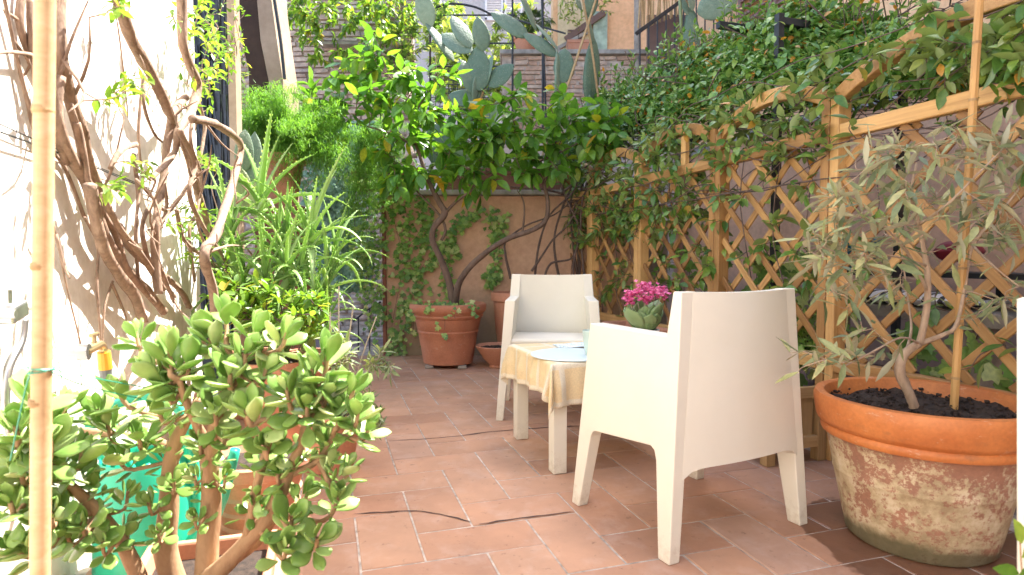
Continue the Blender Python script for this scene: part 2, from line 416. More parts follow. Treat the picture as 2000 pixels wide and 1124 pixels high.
def chair_mat():
    m = NT('cream_plastic'); vec = m.coords('Object'); c = m.ramp(m.noise(vec, 4, 6, .65), [(.3, (.675, .645, .555)), (.65, (.715, .685, .595))])
    sx = m.new('ShaderNodeSeparateXYZ'); m.link(vec_raw(m), sx.inputs[0]); ad = m.new('ShaderNodeMath', operation='MULTIPLY_ADD'); m.link(m.noise(vec, 38, 6, .75), ad.inputs[0]); ad.inputs[1].default_value = .45; m.link(sx.outputs['Z'], ad.inputs[2])
    mr = m.new('ShaderNodeMapRange'); m.link(ad.outputs[0], mr.inputs[0]); mr.inputs[1].default_value = .14; mr.inputs[2].default_value = .30; mr.inputs[3].default_value = .55; mr.inputs[4].default_value = 0
    c = m.mix(c, (.38, .29, .21), mr.outputs[0]); sc_ = m.ramp(m.noise(m.coords('Object', (1, 1, 6)), 30, 5, .8), [(.66, (0, 0, 0)), (.74, (.35, .35, .35))]); c = m.mix(c, (.5, .45, .37), sc_)
    m.base(c); m.p.inputs['Roughness'].default_value = .45; m.bump(m.noise(vec, 220, 2), .05, .001); return m.m
M['chair'] = chair_mat()
M['fence'] = wood('honey_pine', (.40, .22, .08), (.55, .325, .125), (.64, .42, .18))
M['slat'] = wood('lattice_pine', (.29, .145, .05), (.42, .235, .085), (.50, .31, .13))
M['dull_wood'] = wood('greyed_pine', (.32, .20, .08), (.45, .30, .14), (.52, .37, .19))
M['bamboo'] = wood('bamboo_cane', (.42, .22, .07), (.58, .34, .12), (.66, .42, .17))
M['pale_bamboo'] = wood('pale_bamboo_cane', (.62, .44, .24), (.74, .56, .33), (.80, .64, .42))
M['iron'] = plain('black_iron', (.03, .032, .035), .5, .3, var=.3)
M['gate_iron'] = plain('blue_black_iron', (.035, .042, .055), .45, .3, var=.3)
M['brown_door'] = plain('brown_paint', (.16, .095, .075), .6)
M['shutter'] = plain('brown_shutter_paint', (.22, .12, .10), .6)
M['white_paint'] = plain('white_paint', (.75, .76, .78), .5)
M['lemonpot'] = terracotta('warm_terracotta', (.40, .145, .075), (.50, .205, .115), rough=.6)
M['pot'] = terracotta('plain_terracotta', (.45, .19, .11), (.56, .27, .17))
M['brownpot'] = terracotta('brown_trough_clay', (.20, .085, .06), (.28, .125, .09))
M['oldpot_rim'] = terracotta('orange_terracotta', (.42, .125, .032), (.58, .21, .06), rough=.55)
M['oldpot'] = terracotta('limed_terracotta', (.27, .135, .09), (.38, .19, .12), ((.34, .26, .15), (.48, .385, .24), (.60, .51, .36)), (.20, .37), .42, rough=.85)
M['soil'] = plain('dark_soil', (.035, .022, .016), .95, var=.6, scale=60, bump=1.0)
M['bark_lemon'] = bark('lemon_bark', (.08, .05, .036), (.19, .125, .095), 25, .6)
M['bark_vine'] = bark('vine_bark', (.17, .105, .07), (.42, .29, .21), 36, 1.0)
M['bark_olive'] = bark('olive_bark', (.26, .17, .11), (.48, .36, .26), 30, .7)
M['bark_jade'] = bark('jade_stem', (.27, .15, .08), (.46, .29, .16), 26, .5)
M['bark_dark'] = bark('twining_stem', (.06, .04, .035), (.15, .10, .08), 40, .5)
M['twig_olive'] = plain('olive_twig', (.40, .34, .27), .8)
M['lemon_leaf'] = leaf_mat('lemon_leaf', [(0, (.07, .18, .03)), (.45, (.12, .29, .045)), (.93, (.21, .40, .055)), (.985, (.5, .46, .05)), (1, (.6, .36, .04))], .5, .3)
M['jas_leaf'] = leaf_mat('jasmine_leaf', [(0, (.06, .14, .035)), (.5, (.11, .23, .045)), (.82, (.22, .33, .06)), (.95, (.25, .28, .05)), (.98, (.5, .25, .05)), (1, (.55, .25, .06))], .3, .3, under=(.2, .28, .1))
M['per_leaf'] = leaf_mat('pergola_leaf', [(0, (.08, .19, .045)), (.5, (.16, .31, .08)), (.88, (.28, .44, .13)), (.94, (.34, .42, .12)), (.95, (.5, .25, .05)), (1, (.62, .3, .06))], .3, .22)
M['yel_leaf'] = leaf_mat('sunlit_creeper_leaf', [(0, (.10, .22, .03)), (.6, (.18, .33, .05)), (.9, (.3, .43, .08)), (.96, (.42, .42, .07)), (1, (.55, .42, .06))], .45, .45)
M['ivy_leaf'] = leaf_mat('ivy_leaf', [(0, (.09, .2, .05)), (.5, (.18, .33, .075)), (.85, (.32, .45, .12)), (1, (.5, .55, .26))], .3, .45)
M['blue_leaf'] = leaf_mat('blue_green_leaf', [(0, (.10, .2, .15)), (.5, (.17, .31, .24)), (1, (.27, .42, .33))], .2, .5, (1, 1.2, .9))
M['fern'] = leaf_mat('asparagus_fern', [(0, (.10, .25, .045)), (.6, (.17, .38, .07)), (1, (.26, .47, .11))], .45, .6)
M['bush_leaf'] = leaf_mat('far_bush_leaf', [(0, (.16, .25, .06)), (.6, (.3, .42, .11)), (1, (.5, .56, .2))], .35, .5)
M['olive_leaf'] = leaf_mat('olive_leaf', [(0, (.11, .145, .07)), (.4, (.2, .23, .10)), (.8, (.31, .32, .14)), (1, (.42, .40, .19))], .22, .5, (1.1, 1.05, .7), under=(.36, .35, .24))
M['grey_leaf'] = leaf_mat('grey_green_leaf', [(0, (.14, .2, .1)), (1, (.35, .4, .22))], .25, .5)
M['palm_leaf'] = leaf_mat('dark_palm_leaf', [(0, (.03, .08, .02)), (1, (.08, .17, .04))], .25, .4)
def succulent(name, stops, rough=.28, tr=.25):
    m = NT(name); c = m.ramp(m.rnd(), stops); v = m.noise(m.coords('Object'), 3, 3)
    c = m.mix(c, m.ramp(v, [(.3, (.85, .9, .8)), (.7, (1.12, 1.08, 1.1))]), 1.0, 'MULTIPLY')
    m.base(c); m.p.inputs['Roughness'].default_value = rough; m.p.inputs['Subsurface Weight'].default_value = 0.0
    t = m.new('ShaderNodeBsdfTranslucent'); m.link(m.mix(c, (1.25, 1.3, .45), 1.0, 'MULTIPLY'), t.inputs[0]); mx = m.new('ShaderNodeMixShader'); mx.inputs[0].default_value = tr
    m.link(m.p.outputs[0], mx.inputs[1]); m.link(t.outputs[0], mx.inputs[2]); m.link(mx.outputs[0], m.out.inputs[0]); return m.m
M['jade'] = succulent('jade_leaf', [(0, (.17, .31, .07)), (.5, (.27, .44, .11)), (.85, (.38, .53, .19)), (1, (.46, .54, .26))])
M['kal'] = succulent('kalanchoe_leaf', [(0, (.17, .27, .11)), (1, (.28, .38, .18))], .4, .12)
M['aloe'] = succulent('aloe_leaf', [(0, (.2, .35, .10)), (.5, (.3, .47, .17)), (1, (.44, .58, .27))], .38, .35)
def cactus_mat():
    m = NT('cactus_pad'); vec = m.coords('Object'); c = m.ramp(m.rnd(), [(0, (.10, .16, .10)), (.5, (.17, .24, .17)), (.8, (.23, .30, .22)), (1, (.20, .24, .07))])
    c = m.mix(c, m.ramp(m.noise(vec, 9, 5), [(.3, (.8, .85, .8)), (.7, (1.1, 1.1, 1.1))]), 1.0, 'MULTIPLY')
    vo = m.new('ShaderNodeTexVoronoi'); vo.inputs['Scale'].default_value = 26; m.link(vec, vo.inputs['Vector'])
    c = m.mix(c, (.42, .36, .26), m.ramp(vo.outputs['Distance'], [(.10, (.8, .8, .8)), (.2, (0, 0, 0))]))
    m.base(c); m.p.inputs['Roughness'].default_value = .55; m.bump(vo.outputs['Distance'], .4, .006); return m.m
M['cactus'] = cactus_mat()
M['pink'] = leaf_mat('pink_petal', [(0, (.62, .08, .28)), (.6, (.75, .14, .38)), (1, (.85, .3, .5))], .25, .5, (1.1, .7, .9))
M['hose_green'] = plain('green_plastic', (.02, .40, .25), .35, var=.05, bump=0)
M['cable_green'] = plain('green_wire', (.03, .30, .2), .4, var=.05, bump=0)
M['steel'] = plain('worn_steel', (.45, .45, .46), .3, .9, var=.2)
M['brass'] = plain('tarnished_brass', (.5, .38, .22), .35, .8, var=.2)
M['yellow_plastic'] = plain('amber_plastic', (.85, .42, .05), .3, var=.05, bump=0)
M['mint'] = plain('mint_glaze', (.47, .60, .56), .2, var=.04, bump=0, coat=.4)
M['placemat'] = plain('pale_blue_placemat', (.55, .66, .70), .5, var=.04)
M['cable'] = plain('white_cord', (.7, .7, .72), .6, bump=0)
M['blue_plastic'] = plain('blue_plastic', (.03, .17, .30), .35, bump=0)
M['red_plastic'] = plain('red_plastic', (.22, .02, .035), .45, bump=0)
M['purple_ground'] = plain('neighbour_paving', (.20, .15, .15), .9, var=.25, scale=6, bump=.4, kind='World')
M['dark_crack'] = plain('dark_crack', (.07, .045, .04), .95, bump=.3)
M['grey_stone'] = plain('rough_grey_stone', (.30, .26, .22), .9, var=.3, scale=10, bump=.6, kind='World')

# ================================================================== SETTING
# ---- floor: mortar bed with herringbone clay tiles
mb = MB(); a = [W(-.72, -3.2, -.007), W(5.2, -3.2, -.007), W(5.2, 10.5, -.007), W(-.72, 10.5, -.007)]
FLOOR = make('floor', mesh('floor', [W(-3.2, -6, -.0028), W(2.3, -6, -.0028), W(2.3, 5.25, -.0028), W(1.5, 6.3, -.0028), W(-3.2, 6.3, -.0028)], [(0, 1, 2, 3, 4)]), M['mortar'], structure=True)
g = make('ground', mesh('ground', [(-60, -60, -.06), (60, -60, -.06), (60, 60, -.06), (-60, 60, -.06)], [(0, 1, 2, 3)]), M['purple_ground'], structure=True)
U = .1884; OU, OV2 = None, None
_o = Vector((-.4225, 2.2918, 0)); OU = _o.dot(UD); OVV = _o.dot(VD)
def tile_mesh(seed):
    rr = random.Random(seed); g_ = .0034; a_, b_ = U - g_, U / 2 - g_; c = .003; vs = []
    for (z, ins) in ((-.012, 0), (-.0022, 0), (0, c)):
        for (sx, sy) in ((-1, -1), (1, -1), (1, 1), (-1, 1)):
            vs.append((sx * (a_ - ins) + rr.uniform(-.0012, .0012) * (ins == 0), sy * (b_ - ins) + rr.uniform(-.0012, .0012) * (ins == 0), z))
    fs = [(8, 9, 10, 11)] + [(i + k, (i + 1) % 4 + k, (i + 1) % 4 + k + 4, i + k + 4) for k in (0, 4) for i in range(4)]
    return mesh('tile', vs, fs)
TM = [tile_mesh(i) for i in range(6)]
for t_ in TM: t_.materials.append(M['tile'])
tiles = []
for a in range(-8, 22):
    for b in range(-26, 22):
        # classic herringbone: upright tiles start where a+b = 0 (mod 4), flat ones where a+b = 2 (mod 4)
        if (a + b) % 4 == 0: tiles.append((a + .5, b + 1.0, True))
        if (a + b) % 4 == 2: tiles.append((a + 1.0, b + .5, False))
cands = []
for (ca, cb, up) in tiles:
    u, v = OU + ca * U, OVV - cb * U
    if -.68 < u < 2.22 and -.3 < v < 5.95 and W(u, v).y < 5.62:
        cands.append((u, v, up))
cands.sort(key=lambda t: -t[1] if t[1] < .9 else t[1]); cands.sort(key=lambda t: abs(t[1] - 2.2))
extra = []
for k, (u, v, up) in enumerate(cands):
    ang = TH + (R(90) if up else 0)
    mt = Matrix.Translation(W(u, v, rnd.uniform(-.0008, .0008))) @ Matrix.Rotation(ang + rnd.uniform(-.004, .004), 4, 'Z') @ Matrix.Rotation(rnd.uniform(-.003, .003), 4, 'X')
    if k < 300: make('tile', TM[k % 6], None, FLOOR, mtx=mt)
    else: extra.append(mt)
if extra:
    tv = np.array([v.co[:] for v in TM[0].vertices]); tf = np.array([p.vertices[:] for p in TM[0].polygons])
    merged('far_tiles', [(tv, tf)], extra, M['tile'], FLOOR)
def crack(pxs, wd):
    pts = []
    for (x, y) in pxs:
        r = ray(x, y); t = -CAMH / r.z; pts.append(Vector((r.x * t, r.y * t, .0018)))
    P = smooth_path(pts, 7); vs = []; fs = []
    for i, p in enumerate(P):
        d = (P[min(i + 1, len(P) - 1)] - P[max(i - 1, 0)]).normalized(); s = Vector((-d.y, d.x, 0)); t = i / (len(P) - 1)
        ww = wd * (.35 + .9 * abs(noise.noise(p * 11))) * min(1, 6 * t + .2, 6 * (1 - t) + .2); o_ = s * (noise.noise(p * 23) * .006)
        vs += [p + o_ + s * ww, p + o_ - s * ww]
        if i: k = 2 * i; fs.append((k - 2, k - 1, k + 1, k))
    make('floor_crack', mesh('floor_crack', vs, fs), M['dark_crack'], FLOOR)
crack([(690, 1006), (730, 1002), (790, 999), (830, 1001), (880, 1010), (920, 1020)], .0062)
crack([(935, 1025), (990, 1017), (1040, 1010), (1080, 1005), (1116, 1001)], .0062)
crack([(760, 862), (830, 858), (900, 852), (950, 845), (1050, 837), (1130, 833), (1180, 832)], .007)

# ---- left white wall
def wall_box(name, label, u0, u1, v0, v1, z0, z1, mat, cat='wall'):
    b = MB(); c = [W(u0, v0), W(u1, v0), W(u1, v1), W(u0, v1)]
    b.prism([Vector((p.x, p.y, z0)) for p in c], Vector((0, 0, z1 - z0))); o = b.build(name, mat); return tag(o, label, cat)
wall_box('garden_wall', 'tall white plastered wall in full sun behind the climbing vine', -1.0, -.7, -3.4, 3.86, -.05, 3.4, M['white_plaster'])
# low end wall
LW = thing('low_wall', 'orange stuccoed garden wall with ivy behind the potted lemon tree', 'wall', (-.2, 5.6, 0))
b = MB(); b.box((-.02, 5.66, .72), 2.28, .22, 1.5); bevel(b.build('wall_body', M['orange'], LW), .01)
b = MB(); b.box((-.02, 5.64, 1.495), 2.36, .32, .045); bevel(b.build('coping', M['coping'], LW), .008)
b = MB(); b.box((-1.175, 5.65, .72), .03, .235, 1.5); b.build('brick_edge', plain('red_brick_edge', (.26, .10, .06), .9), LW)
# neighbouring house along the right (it is what shades the terrace)
HR = thing('house', 'pinkish stuccoed house standing along the far side of the fence', 'building', W(4.7, 4, 0))
def upr(uu, v0, v1, z0, z1, mat, name, par, th=.3):
    b = MB(); c = [W(uu, v0), W(uu + th, v0), W(uu + th, v1), W(uu, v1)]
    b.prism([Vector((p.x, p.y, z0)) for p in c], Vector((0, 0, z1 - z0))); return b.build(name, mat, par)
upr(4.7, -7, 10.5, -.05, 2.3, M['mauve'], 'lower_wall', HR, .4)
upr(4.72, -7, 10.5, 2.3, 8.1, M['orange2'], 'upper_wall', HR, .4)
upr(4.66, -7, 10.5, 2.26, 2.36, M['coping'], 'string_course', HR, .05)
b = MB(); b.prism([W(4.35, -7, 8.1), W(6.5, -7, 8.1), W(6.5, 10.5, 8.1), W(4.35, 10.5, 8.1)], Vector((0, 0, .15))); b.build('roof', M['brown_door'], HR)
SKY_BLOCKER = thing('house', 'unseen pale grey house added behind the viewer to dim the sky light', 'building', W(1.5, -3.6, 0))  # unseen house, added to hold back sky light on surfaces facing the camera
b = MB(); b.prism([W(-1.0, -3.75, -.05), W(4.69, -3.75, -.05), W(4.69, -3.45, -.05), W(-1.0, -3.45, -.05)], Vector((0, 0, 4.3))); b.build('wall', M['grey_wall'], SKY_BLOCKER)
b = MB(); b.prism([W(-1.1, -5.5, 4.26), W(4.69, -5.5, 4.26), W(4.69, -3.2, 4.26), W(-1.1, -3.2, 4.26)], Vector((0, 0, .12))); b.build('roof', M['brown_door'], SKY_BLOCKER)
b = MB(); b.prism([W(.6, -3.445, .0), W(1.6, -3.445, .0), W(1.6, -3.42, .0), W(.6, -3.42, .0)], Vector((0, 0, 2.2))); b.build('door', M['brown_door'], SKY_BLOCKER)
def shutters(px, py, uu, wd, ht, par, mat=None, slats=10):
    c = atu(px, py, uu)
    for s in (-1, 1):
        o_ = c + VD * (s * (wd / 4 + .01)); b = MB(); rot = Matrix.Rotation(TH + R(90), 3, 'Z')
        b.box(o_ + ZD * (ht / 2 - .03), wd / 2, .04, .06, rot); b.box(o_ - ZD * (ht / 2 - .03), wd / 2, .04, .06, rot)
        for q in (-1, 1): b.box(o_ + VD * (q * (wd / 4 - .03)), .05, .04, ht - .12, rot)
        sh = b.build('shutter', mat or M['shutter'], par)
        for k in range(slats):
            z = -ht / 2 + .1 + (ht - .2) * k / (slats - 1)
            b = MB(); b.box(o_ + ZD * z - UD * .0, wd / 2 - .1, .012, .07, rot @ Matrix.Rotation(R(35), 3, 'X')); b.build('slat', mat or M['shutter'], sh)
shutters(1512, -30, 4.68, 1.15, 1.5, HR, slats=16)

# stone wall at the back left
def masonry(root, X0, X1, Z0, Z1, Y, mat, hh, ll, depth, vis, n=300, name='stone', seed=3):
    rr = random.Random(seed); ms = []; z = Z0
    while z < Z1:
        h_ = rr.uniform(*hh); x = X0 - rr.random() * ll[1] * .5
        while x < X1:
            l_ = rr.uniform(*ll)
            if x > X0 - .02 and x + l_ < X1 + .12 and rr.random() > .03:
                mt = Matrix.Translation((x + l_ / 2, Y - rr.uniform(0, .014), z + h_ / 2)) @ Matrix.Rotation(rr.uniform(-.05, .05), 4, 'Y') @ Matrix.Diagonal((l_ - .007, depth, h_ - .006, 1))
                ms.append(mt)
            x += l_
        z += h_
    mes = []
    for s in range(5):
        vs = []
        for q in ((-.5, 0), (-.5, .5)):
            ins = .0 if q[1] else .10
            for (sx, sz) in ((-1, -1), (1, -1), (1, 1), (-1, 1)):
                vs.append((sx * (.5 - ins * .5 + rr.uniform(-.05, .03)), (-.5 if not q[1] else .5) + (rr.uniform(-.1, .1) if not q[1] else 0), sz * (.5 - ins + rr.uniform(-.09, .05))))
        fs = [(0, 1, 2, 3)] + [((i + 1) % 4, i, i + 4, (i + 1) % 4 + 4) for i in range(4)]
        me = mesh(name, vs, fs); me.materials.append(mat); mes.append(me)
    key = lambda m: 0 if vis(m.translation) else 1
    ms.sort(key=key)
    for k, mt in enumerate(ms[:n]): make(name, mes[k % 5], None, root, mtx=mt)
    if ms[n:]:
        tp = [(np.array([v.co[:] for v in me.vertices]), np.array([p.vertices[:] for p in me.polygons])) for me in mes]
        merged(name + 'work', tp, ms[n:], mat, root)
SW = thing('stone_wall', 'high weathered wall of thin uneven stones at the back left', 'wall', (-1.5, 7.2, 0))
b = MB(); b.box((-2.5, 7.35, 1.7), 2.6, .4, 4.8); b.build('wall_core', M['wallmortar'], SW)
def vis1(p):
    x = 1000 + FPX * p.x / p.y; y = 504 - FPX * (p.z - CAMH) / p.y
    return (545 < x < 760 and -10 < y < 235)
masonry(SW, -3.75, -1.22, -.7, 4.08, 7.165, M['stone'], (.045, .08), (.10, .34), .09, vis1)
b = MB(); b.box(at(665, 88, 7.05), .45, .14, .03); b.build('ledge', M['coping'], SW)
RW = thing('brick_wall', 'patchy brick retaining wall with grey coping under the terracotta pots', 'wall', (1, 8.2, 0))
b = MB(); b.box((1.02, 8.3, 2.1), 2.3, .4, 2.95); b.build('wall_core', M['wallmortar'], RW)
masonry(RW, -.08, 2.1, 2.55, 3.56, 8.115, M['brick'], (.045, .07), (.12, .30), .07, lambda p: True, 260, 'brick', 5)
b = MB(); b.box((1.02, 8.27, 3.60), 2.36, .5, .06); bevel(b.build('coping', M['coping'], RW), .01)
# far grey house, cream house
GH = thing('grey_house', 'pale grey rendered house far behind the prickly pear', 'building', (-.5, 13, 0))
b = MB(); b.box((-1.6, 13.2, 3.2), 8.2, .4, 6.6); b.build('wall', M['grey_wall'], GH)
for px in (965, 1003):
    c = at(px, 2, 12.97); b = MB()
    for q in (-1, 1): b.box(c + Vector((q * .17, 0, 0)), .04, .05, .8)
    for q in (-1, 1): b.box(c + Vector((0, 0, q * .38)), .38, .05, .05)
    s_ = b.build('shutter', M['white_paint'], GH)
    b = MB()
    for k in range(14): b.box(c + Vector((0, -.003, -.33 + k * .05)), .30, .012, .035, Matrix.Rotation(R(30), 3, 'X'))
    b.build('louvres', M['white_paint'], s_)
CH = thing('apricot_house', 'apricot house corner with slanted wooden window frame above the brick wall', 'building', (1.4, 9.6, 0))
b = MB(); b.box((1.72, 9.9, 2.8), 2.15, .5, 6.0); b.build('wall', M['orange2'], CH)
b = MB(); b.box(at(1122, 40, 9.6), .52, .06, 1.3); b.build('yellow_panel', plaster('cream_yellow', (.62, .5, .3), (.7, .58, .38), (.5, .4, .25), .1), CH)
p = [at(1105, 78, 9.55), at(1180, 25, 9.55)]; fr = bar('window_frame', p[0], p[1], .09, .06, (0, -1, 0), M['brown_door'], CH)
bar('sill_beam', at(1080, 100, 9.54), at(1150, 62, 9.54), .05, .05, (0, -1, 0), M['coping'], CH)
win = MB(); win.box(at(1172, 62, 9.6), .22, .05, .6); wo = win.build('window', plain('window_glass', (.28, .36, .26), .15, var=.5, scale=6, bump=0), CH)
b = MB(); c = at(1125, 78, 9.55)
for k in range(7): b.box(c + Vector((0, 0, -.13 + k * .045)), .26, .02, .02)
b.build('slatted_vent', M['brown_door'], CH)
b = MB(); b.tube([at(1245, -40, 8.1), at(1245, 140, 8.1), at(1244, 330, 8.1)], .045, 8, 1); tag(b.build('drainpipe', M['grey_stone']), 'grey drainpipe down the corner of the apricot house', 'pipe')

# stair railing with reed screen
SR = thing('stair_railing', 'dark iron stair railing climbing to the right above the jasmine', 'railing', at(1300, 200, 6.8))
SRY = 6.8
bar('handrail', at(1243, 66, SRY), at(1345, -8, SRY + .5), .04, .03, (0, -1, 0), M['iron'], SR)
for k in range(7):
    x = 1250 + k * 17; y = 62 - k * 12.2; b = MB(); b.tube([at(x, y, SRY + .08 * k), at(x, y + 105, SRY + .08 * k)], .009, 5, 1); b.build('baluster', M['iron'], SR)
for k in range(12):
    x = 1360 + k * 17; b = MB(); b.tube([at(x, -20, SRY + .5), at(x, 90, SRY + .5)], .009, 5, 1); b.build('baluster', M['iron'], SR)
RS = thing('reed_screen', 'woven reed screen fixed behind the stair railing', 'screen', at(1290, 30, 7.3))
for k in range(26):
    x = 1247 + k * 4.0; p0 = at(x + rnd.uniform(-3, 3), 55 - max(0, (k - 4)) * 1.6, 7.3); p1 = at(x + rnd.uniform(-6, 6), -25, 7.3)
    b = MB(); b.tube([p0, p1], .009, 5, 1); b.build('reed', M['dull_wood'], RS)
DP = MB(); DP.box(at(1312, 95, 7.6), .62, .04, .8); tag(DP.build('door_panel', M['brown_door']), 'plain brown door panel behind the stair railing', 'door')

# tan arch pier and its drainpipe, back left
AP = thing('arch_pier', 'curved tan plaster arch pier with a dark brown reveal, back left', 'pier', at(520, 300, 4.9))
def strip(name, L, Rr, Y, depth, mat):
    b = MB(); n = len(L); vs = []
    for (l, r_) in zip(L, Rr):
        for q in (l, r_): vs.append(at(q[0], q[1], Y))
    k = len(vs); vs += [v + Vector((0, depth, 0)) for v in vs]; fs = []
    for i in range(n - 1):
        a = 2 * i; fs += [(a, a + 1, a + 3, a + 2), (a + k, a + 2 + k, a + 3 + k, a + 1 + k), (a, a + 2, a + 2 + k, a + k), (a + 1, a + 1 + k, a + 3 + k, a + 3)]
    fs += [(0, k, k + 1, 1), (2 * n - 2, 2 * n - 1, 2 * n - 1 + k, 2 * n - 2 + k)]
    b.add(vs, fs); return b.build(name, mat, AP)
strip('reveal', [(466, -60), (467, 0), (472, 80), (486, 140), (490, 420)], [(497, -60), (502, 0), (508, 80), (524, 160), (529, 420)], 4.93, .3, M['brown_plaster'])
strip('pier_face', [(497, -60), (502, 0), (509, 80), (525, 160), (530, 600)], [(524, -60), (530, 0), (541, 80), (553, 160), (556, 600)], 4.9, .35, M['tan'])
b = MB(); b.tube([at(528, -60, 4.88), at(536, 0, 4.88), at(548, 80, 4.88), (at(556, 155, 4.88))], .014, 8, 4); b.build('drainpipe', M['iron'], AP)
b = MB(); b.tube([at(560, -60, 5.6), at(560, 100, 5.6), at(560, 205, 5.6)], .0045, 6, 1); tag(b.build('hanging_cord', M['cable']), 'thin white cord hanging straight down before the stone wall', 'cord')

# folding iron gate
FG = thing('folding_gate', 'blue black folding iron gate pushed together beside the white wall', 'gate', at(420, 540, 3.9))
gY = 3.95
for k in range(9):
    x = 372 + k * 10.2; b = MB(); p0 = at(x, 660, gY); p1 = at(x + 1.5, -60, gY); b.box(p0.lerp(p1, .5) + Vector((0, rnd.uniform(-.02, .02), 0)), .016, .022, (p1 - p0).length); b.build('upright', M['gate_iron'], FG)
for k in range(8):
    for j in range(10):
        x = 377 + k * 10.2; y = 20 + j * 66 + (k % 2) * 33
        bar('cross_link', at(x - 5, y - 33, gY - .015), at(x + 5, y + 33, gY - .015), .013, .004, (0, -1, 0), M['gate_iron'], FG, bev=.001)
b = MB(); b.box(at(418, 300, gY + .12), .27, .04, 3.4); b.build('backing_panel', M['iron'], FG)
b = MB(); p0 = at(462, 700, gY - .06); p1 = at(462, -70, gY - .06); b.box(p0.lerp(p1, .5), .048, .08, (p1 - p0).length); bevel(b.build('gate_post', M['tan'], FG), .004)

# basement handrail
HB = thing('handrail', 'short black iron handrail by the basement steps at the low wall corner', 'railing', at(720, 700, 5.75))
b = MB(); b.tube([at(690, 628, 5.8), at(716, 607, 5.8), at(744, 590, 5.8)], .009, 6, 1); b.build('rail', M['iron'], HB)
for x, y in ((700, 619), (722, 603)): b = MB(); b.tube([at(x, y, 5.8), at(x, 720, 5.8)], .008, 6, 1); b.build('upright', M['iron'], HB)

# ================================================================== TRELLIS FENCE
FU = 2.155
TF = thing('trellis_fence', 'honey coloured wooden trellis fence with arched tops and diagonal slats', 'fence', W(FU, 3.2, 0))
posts = [.86, 2.15, 2.97, 3.86, 4.68, 5.28]
for v in posts:
    for s in (-1, 1):
        bar('post', W(FU, v + s * .026, 0.002), W(FU, v + s * .026, 1.635 if s > 0 else 1.60), .046, .07, -UD, M['fence'], TF, .003)
for i in range(len(posts) - 1):
    v0, v1 = posts[i] + .052, posts[i + 1] - .052; wd = v1 - v0
    bar('rail', W(FU - .012, v0, 1.447), W(FU - .012, v1, 1.447), .062, .04, -UD, M['fence'], TF, .004)
    bar('rail', W(FU - .012, v0, .428), W(FU - .012, v1, .428), .06, .04, -UD, M['fence'], TF, .004)
    # arch
    n = 14; b = MB(); pk = .155 if wd > 1 else .115; z0 = 1.575 if wd < 1 else 1.585; vs = []; fs = []
    for k in range(n + 1):
        t = k / n; zz = z0 + pk * (math.sin(math.pi * t) ** .8); dz = pk * math.pi * math.cos(math.pi * t) / wd
        nr = Vector((-dz, 1)).normalized() * .033
        for (q, e) in ((-1, -1), (-1, 1), (1, 1), (1, -1)):
            vs.append(W(FU + q * .024, v0 - .03 + (wd + .06) * t + nr.x * e, zz + nr.y * e + .02))
    for k in range(n):
        for q in range(4): a = 4 * k + q; c = 4 * k + (q + 1) % 4; fs.append((a, c, c + 4, a + 4))
    fs += [(3, 2, 1, 0), (4 * n, 4 * n + 1, 4 * n + 2, 4 * n + 3)]; b.add(vs, fs); bevel(b.build('arch', M['fence'], TF), .003, 1, 60)
    if i == 2: bar('spindle', W(FU, v0 + .30, 1.478), W(FU, v0 + .30, 1.66), .05, .03, -UD, M['fence'], TF)
    zb, zt = .458, 1.416; sp = .22
    for lay, sg in ((-.006, 1), (.012, -1)):
        k = -12
        while k < 14:
            c = k * sp + .05; pts = []          # z - zb = sg*(v - v0) + c
            cand = []
            for v in (v0, v1):
                z = zb + sg * (v - v0) + c
                if zb <= z <= zt: cand.append((v, z))
            for z in (zb, zt):
                v = v0 + sg * (z - zb - c)
                if v0 < v < v1: cand.append((v, z))
            if len(cand) >= 2:
                cand.sort(); (a, za), (e, ze) = cand[0], cand[-1]
                if math.hypot(e - a, ze - za) > .08:
                    bar('slat', W(FU + lay, a, za), W(FU + lay, e, ze), .036, .011, -UD, M['slat'], TF, .002)
            k += 1
# wooden planters at the fence foot
def planter(v0, v1, label):
    t = thing('planter_box', label, 'planter', W(1.95, (v0 + v1) / 2, 0)); ua, ub = 1.80, 2.112
    for (u, v) in ((ua + .02, v0 + .02), (ub - .02, v0 + .02), (ua + .02, v1 - .02), (ub - .02, v1 - .02)):
        bar('corner_post', W(u, v, .002), W(u, v, .33), .045, .045, -VD, M['dull_wood'], t)
    for z in (.09, .31):
        bar('frame_rail', W(ua + .045, v0 + .01, z), W(ub - .045, v0 + .01, z), .05, .022, -VD, M['dull_wood'], t)
        bar('frame_rail', W(ua + .01, v0 + .045, z), W(ua + .01, v1 - .045, z), .05, .022, -UD, M['dull_wood'], t)
    for k in range(3): u = ua + .075 + k * .075; bar('board', W(u, v0 + .025, .06), W(u, v0 + .025, .30), .066, .012, -VD, M['dull_wood'], t)
    n = int((v1 - v0 - .1) / .075)
    for k in range(n): v = v0 + .08 + k * .075; bar('board', W(ua + .025, v, .06), W(ua + .025, v, .30), .066, .012, -UD, M['dull_wood'], t)
    b = MB(); c = [W(ua + .035, v0 + .035, .24), W(ub - .035, v0 + .035, .24), W(ub - .035, v1 - .035, .24), W(ua + .035, v1 - .035, .24)]; b.prism(c, Vector((0, 0, .04))); b.build('soil', M['soil'], t)
    return t
planter(2.12, 2.98, 'wooden planter box with vertical boards half hidden behind the near chair')
planter(3.2, 3.95, 'wooden planter box under the fence to the right of the far chair')
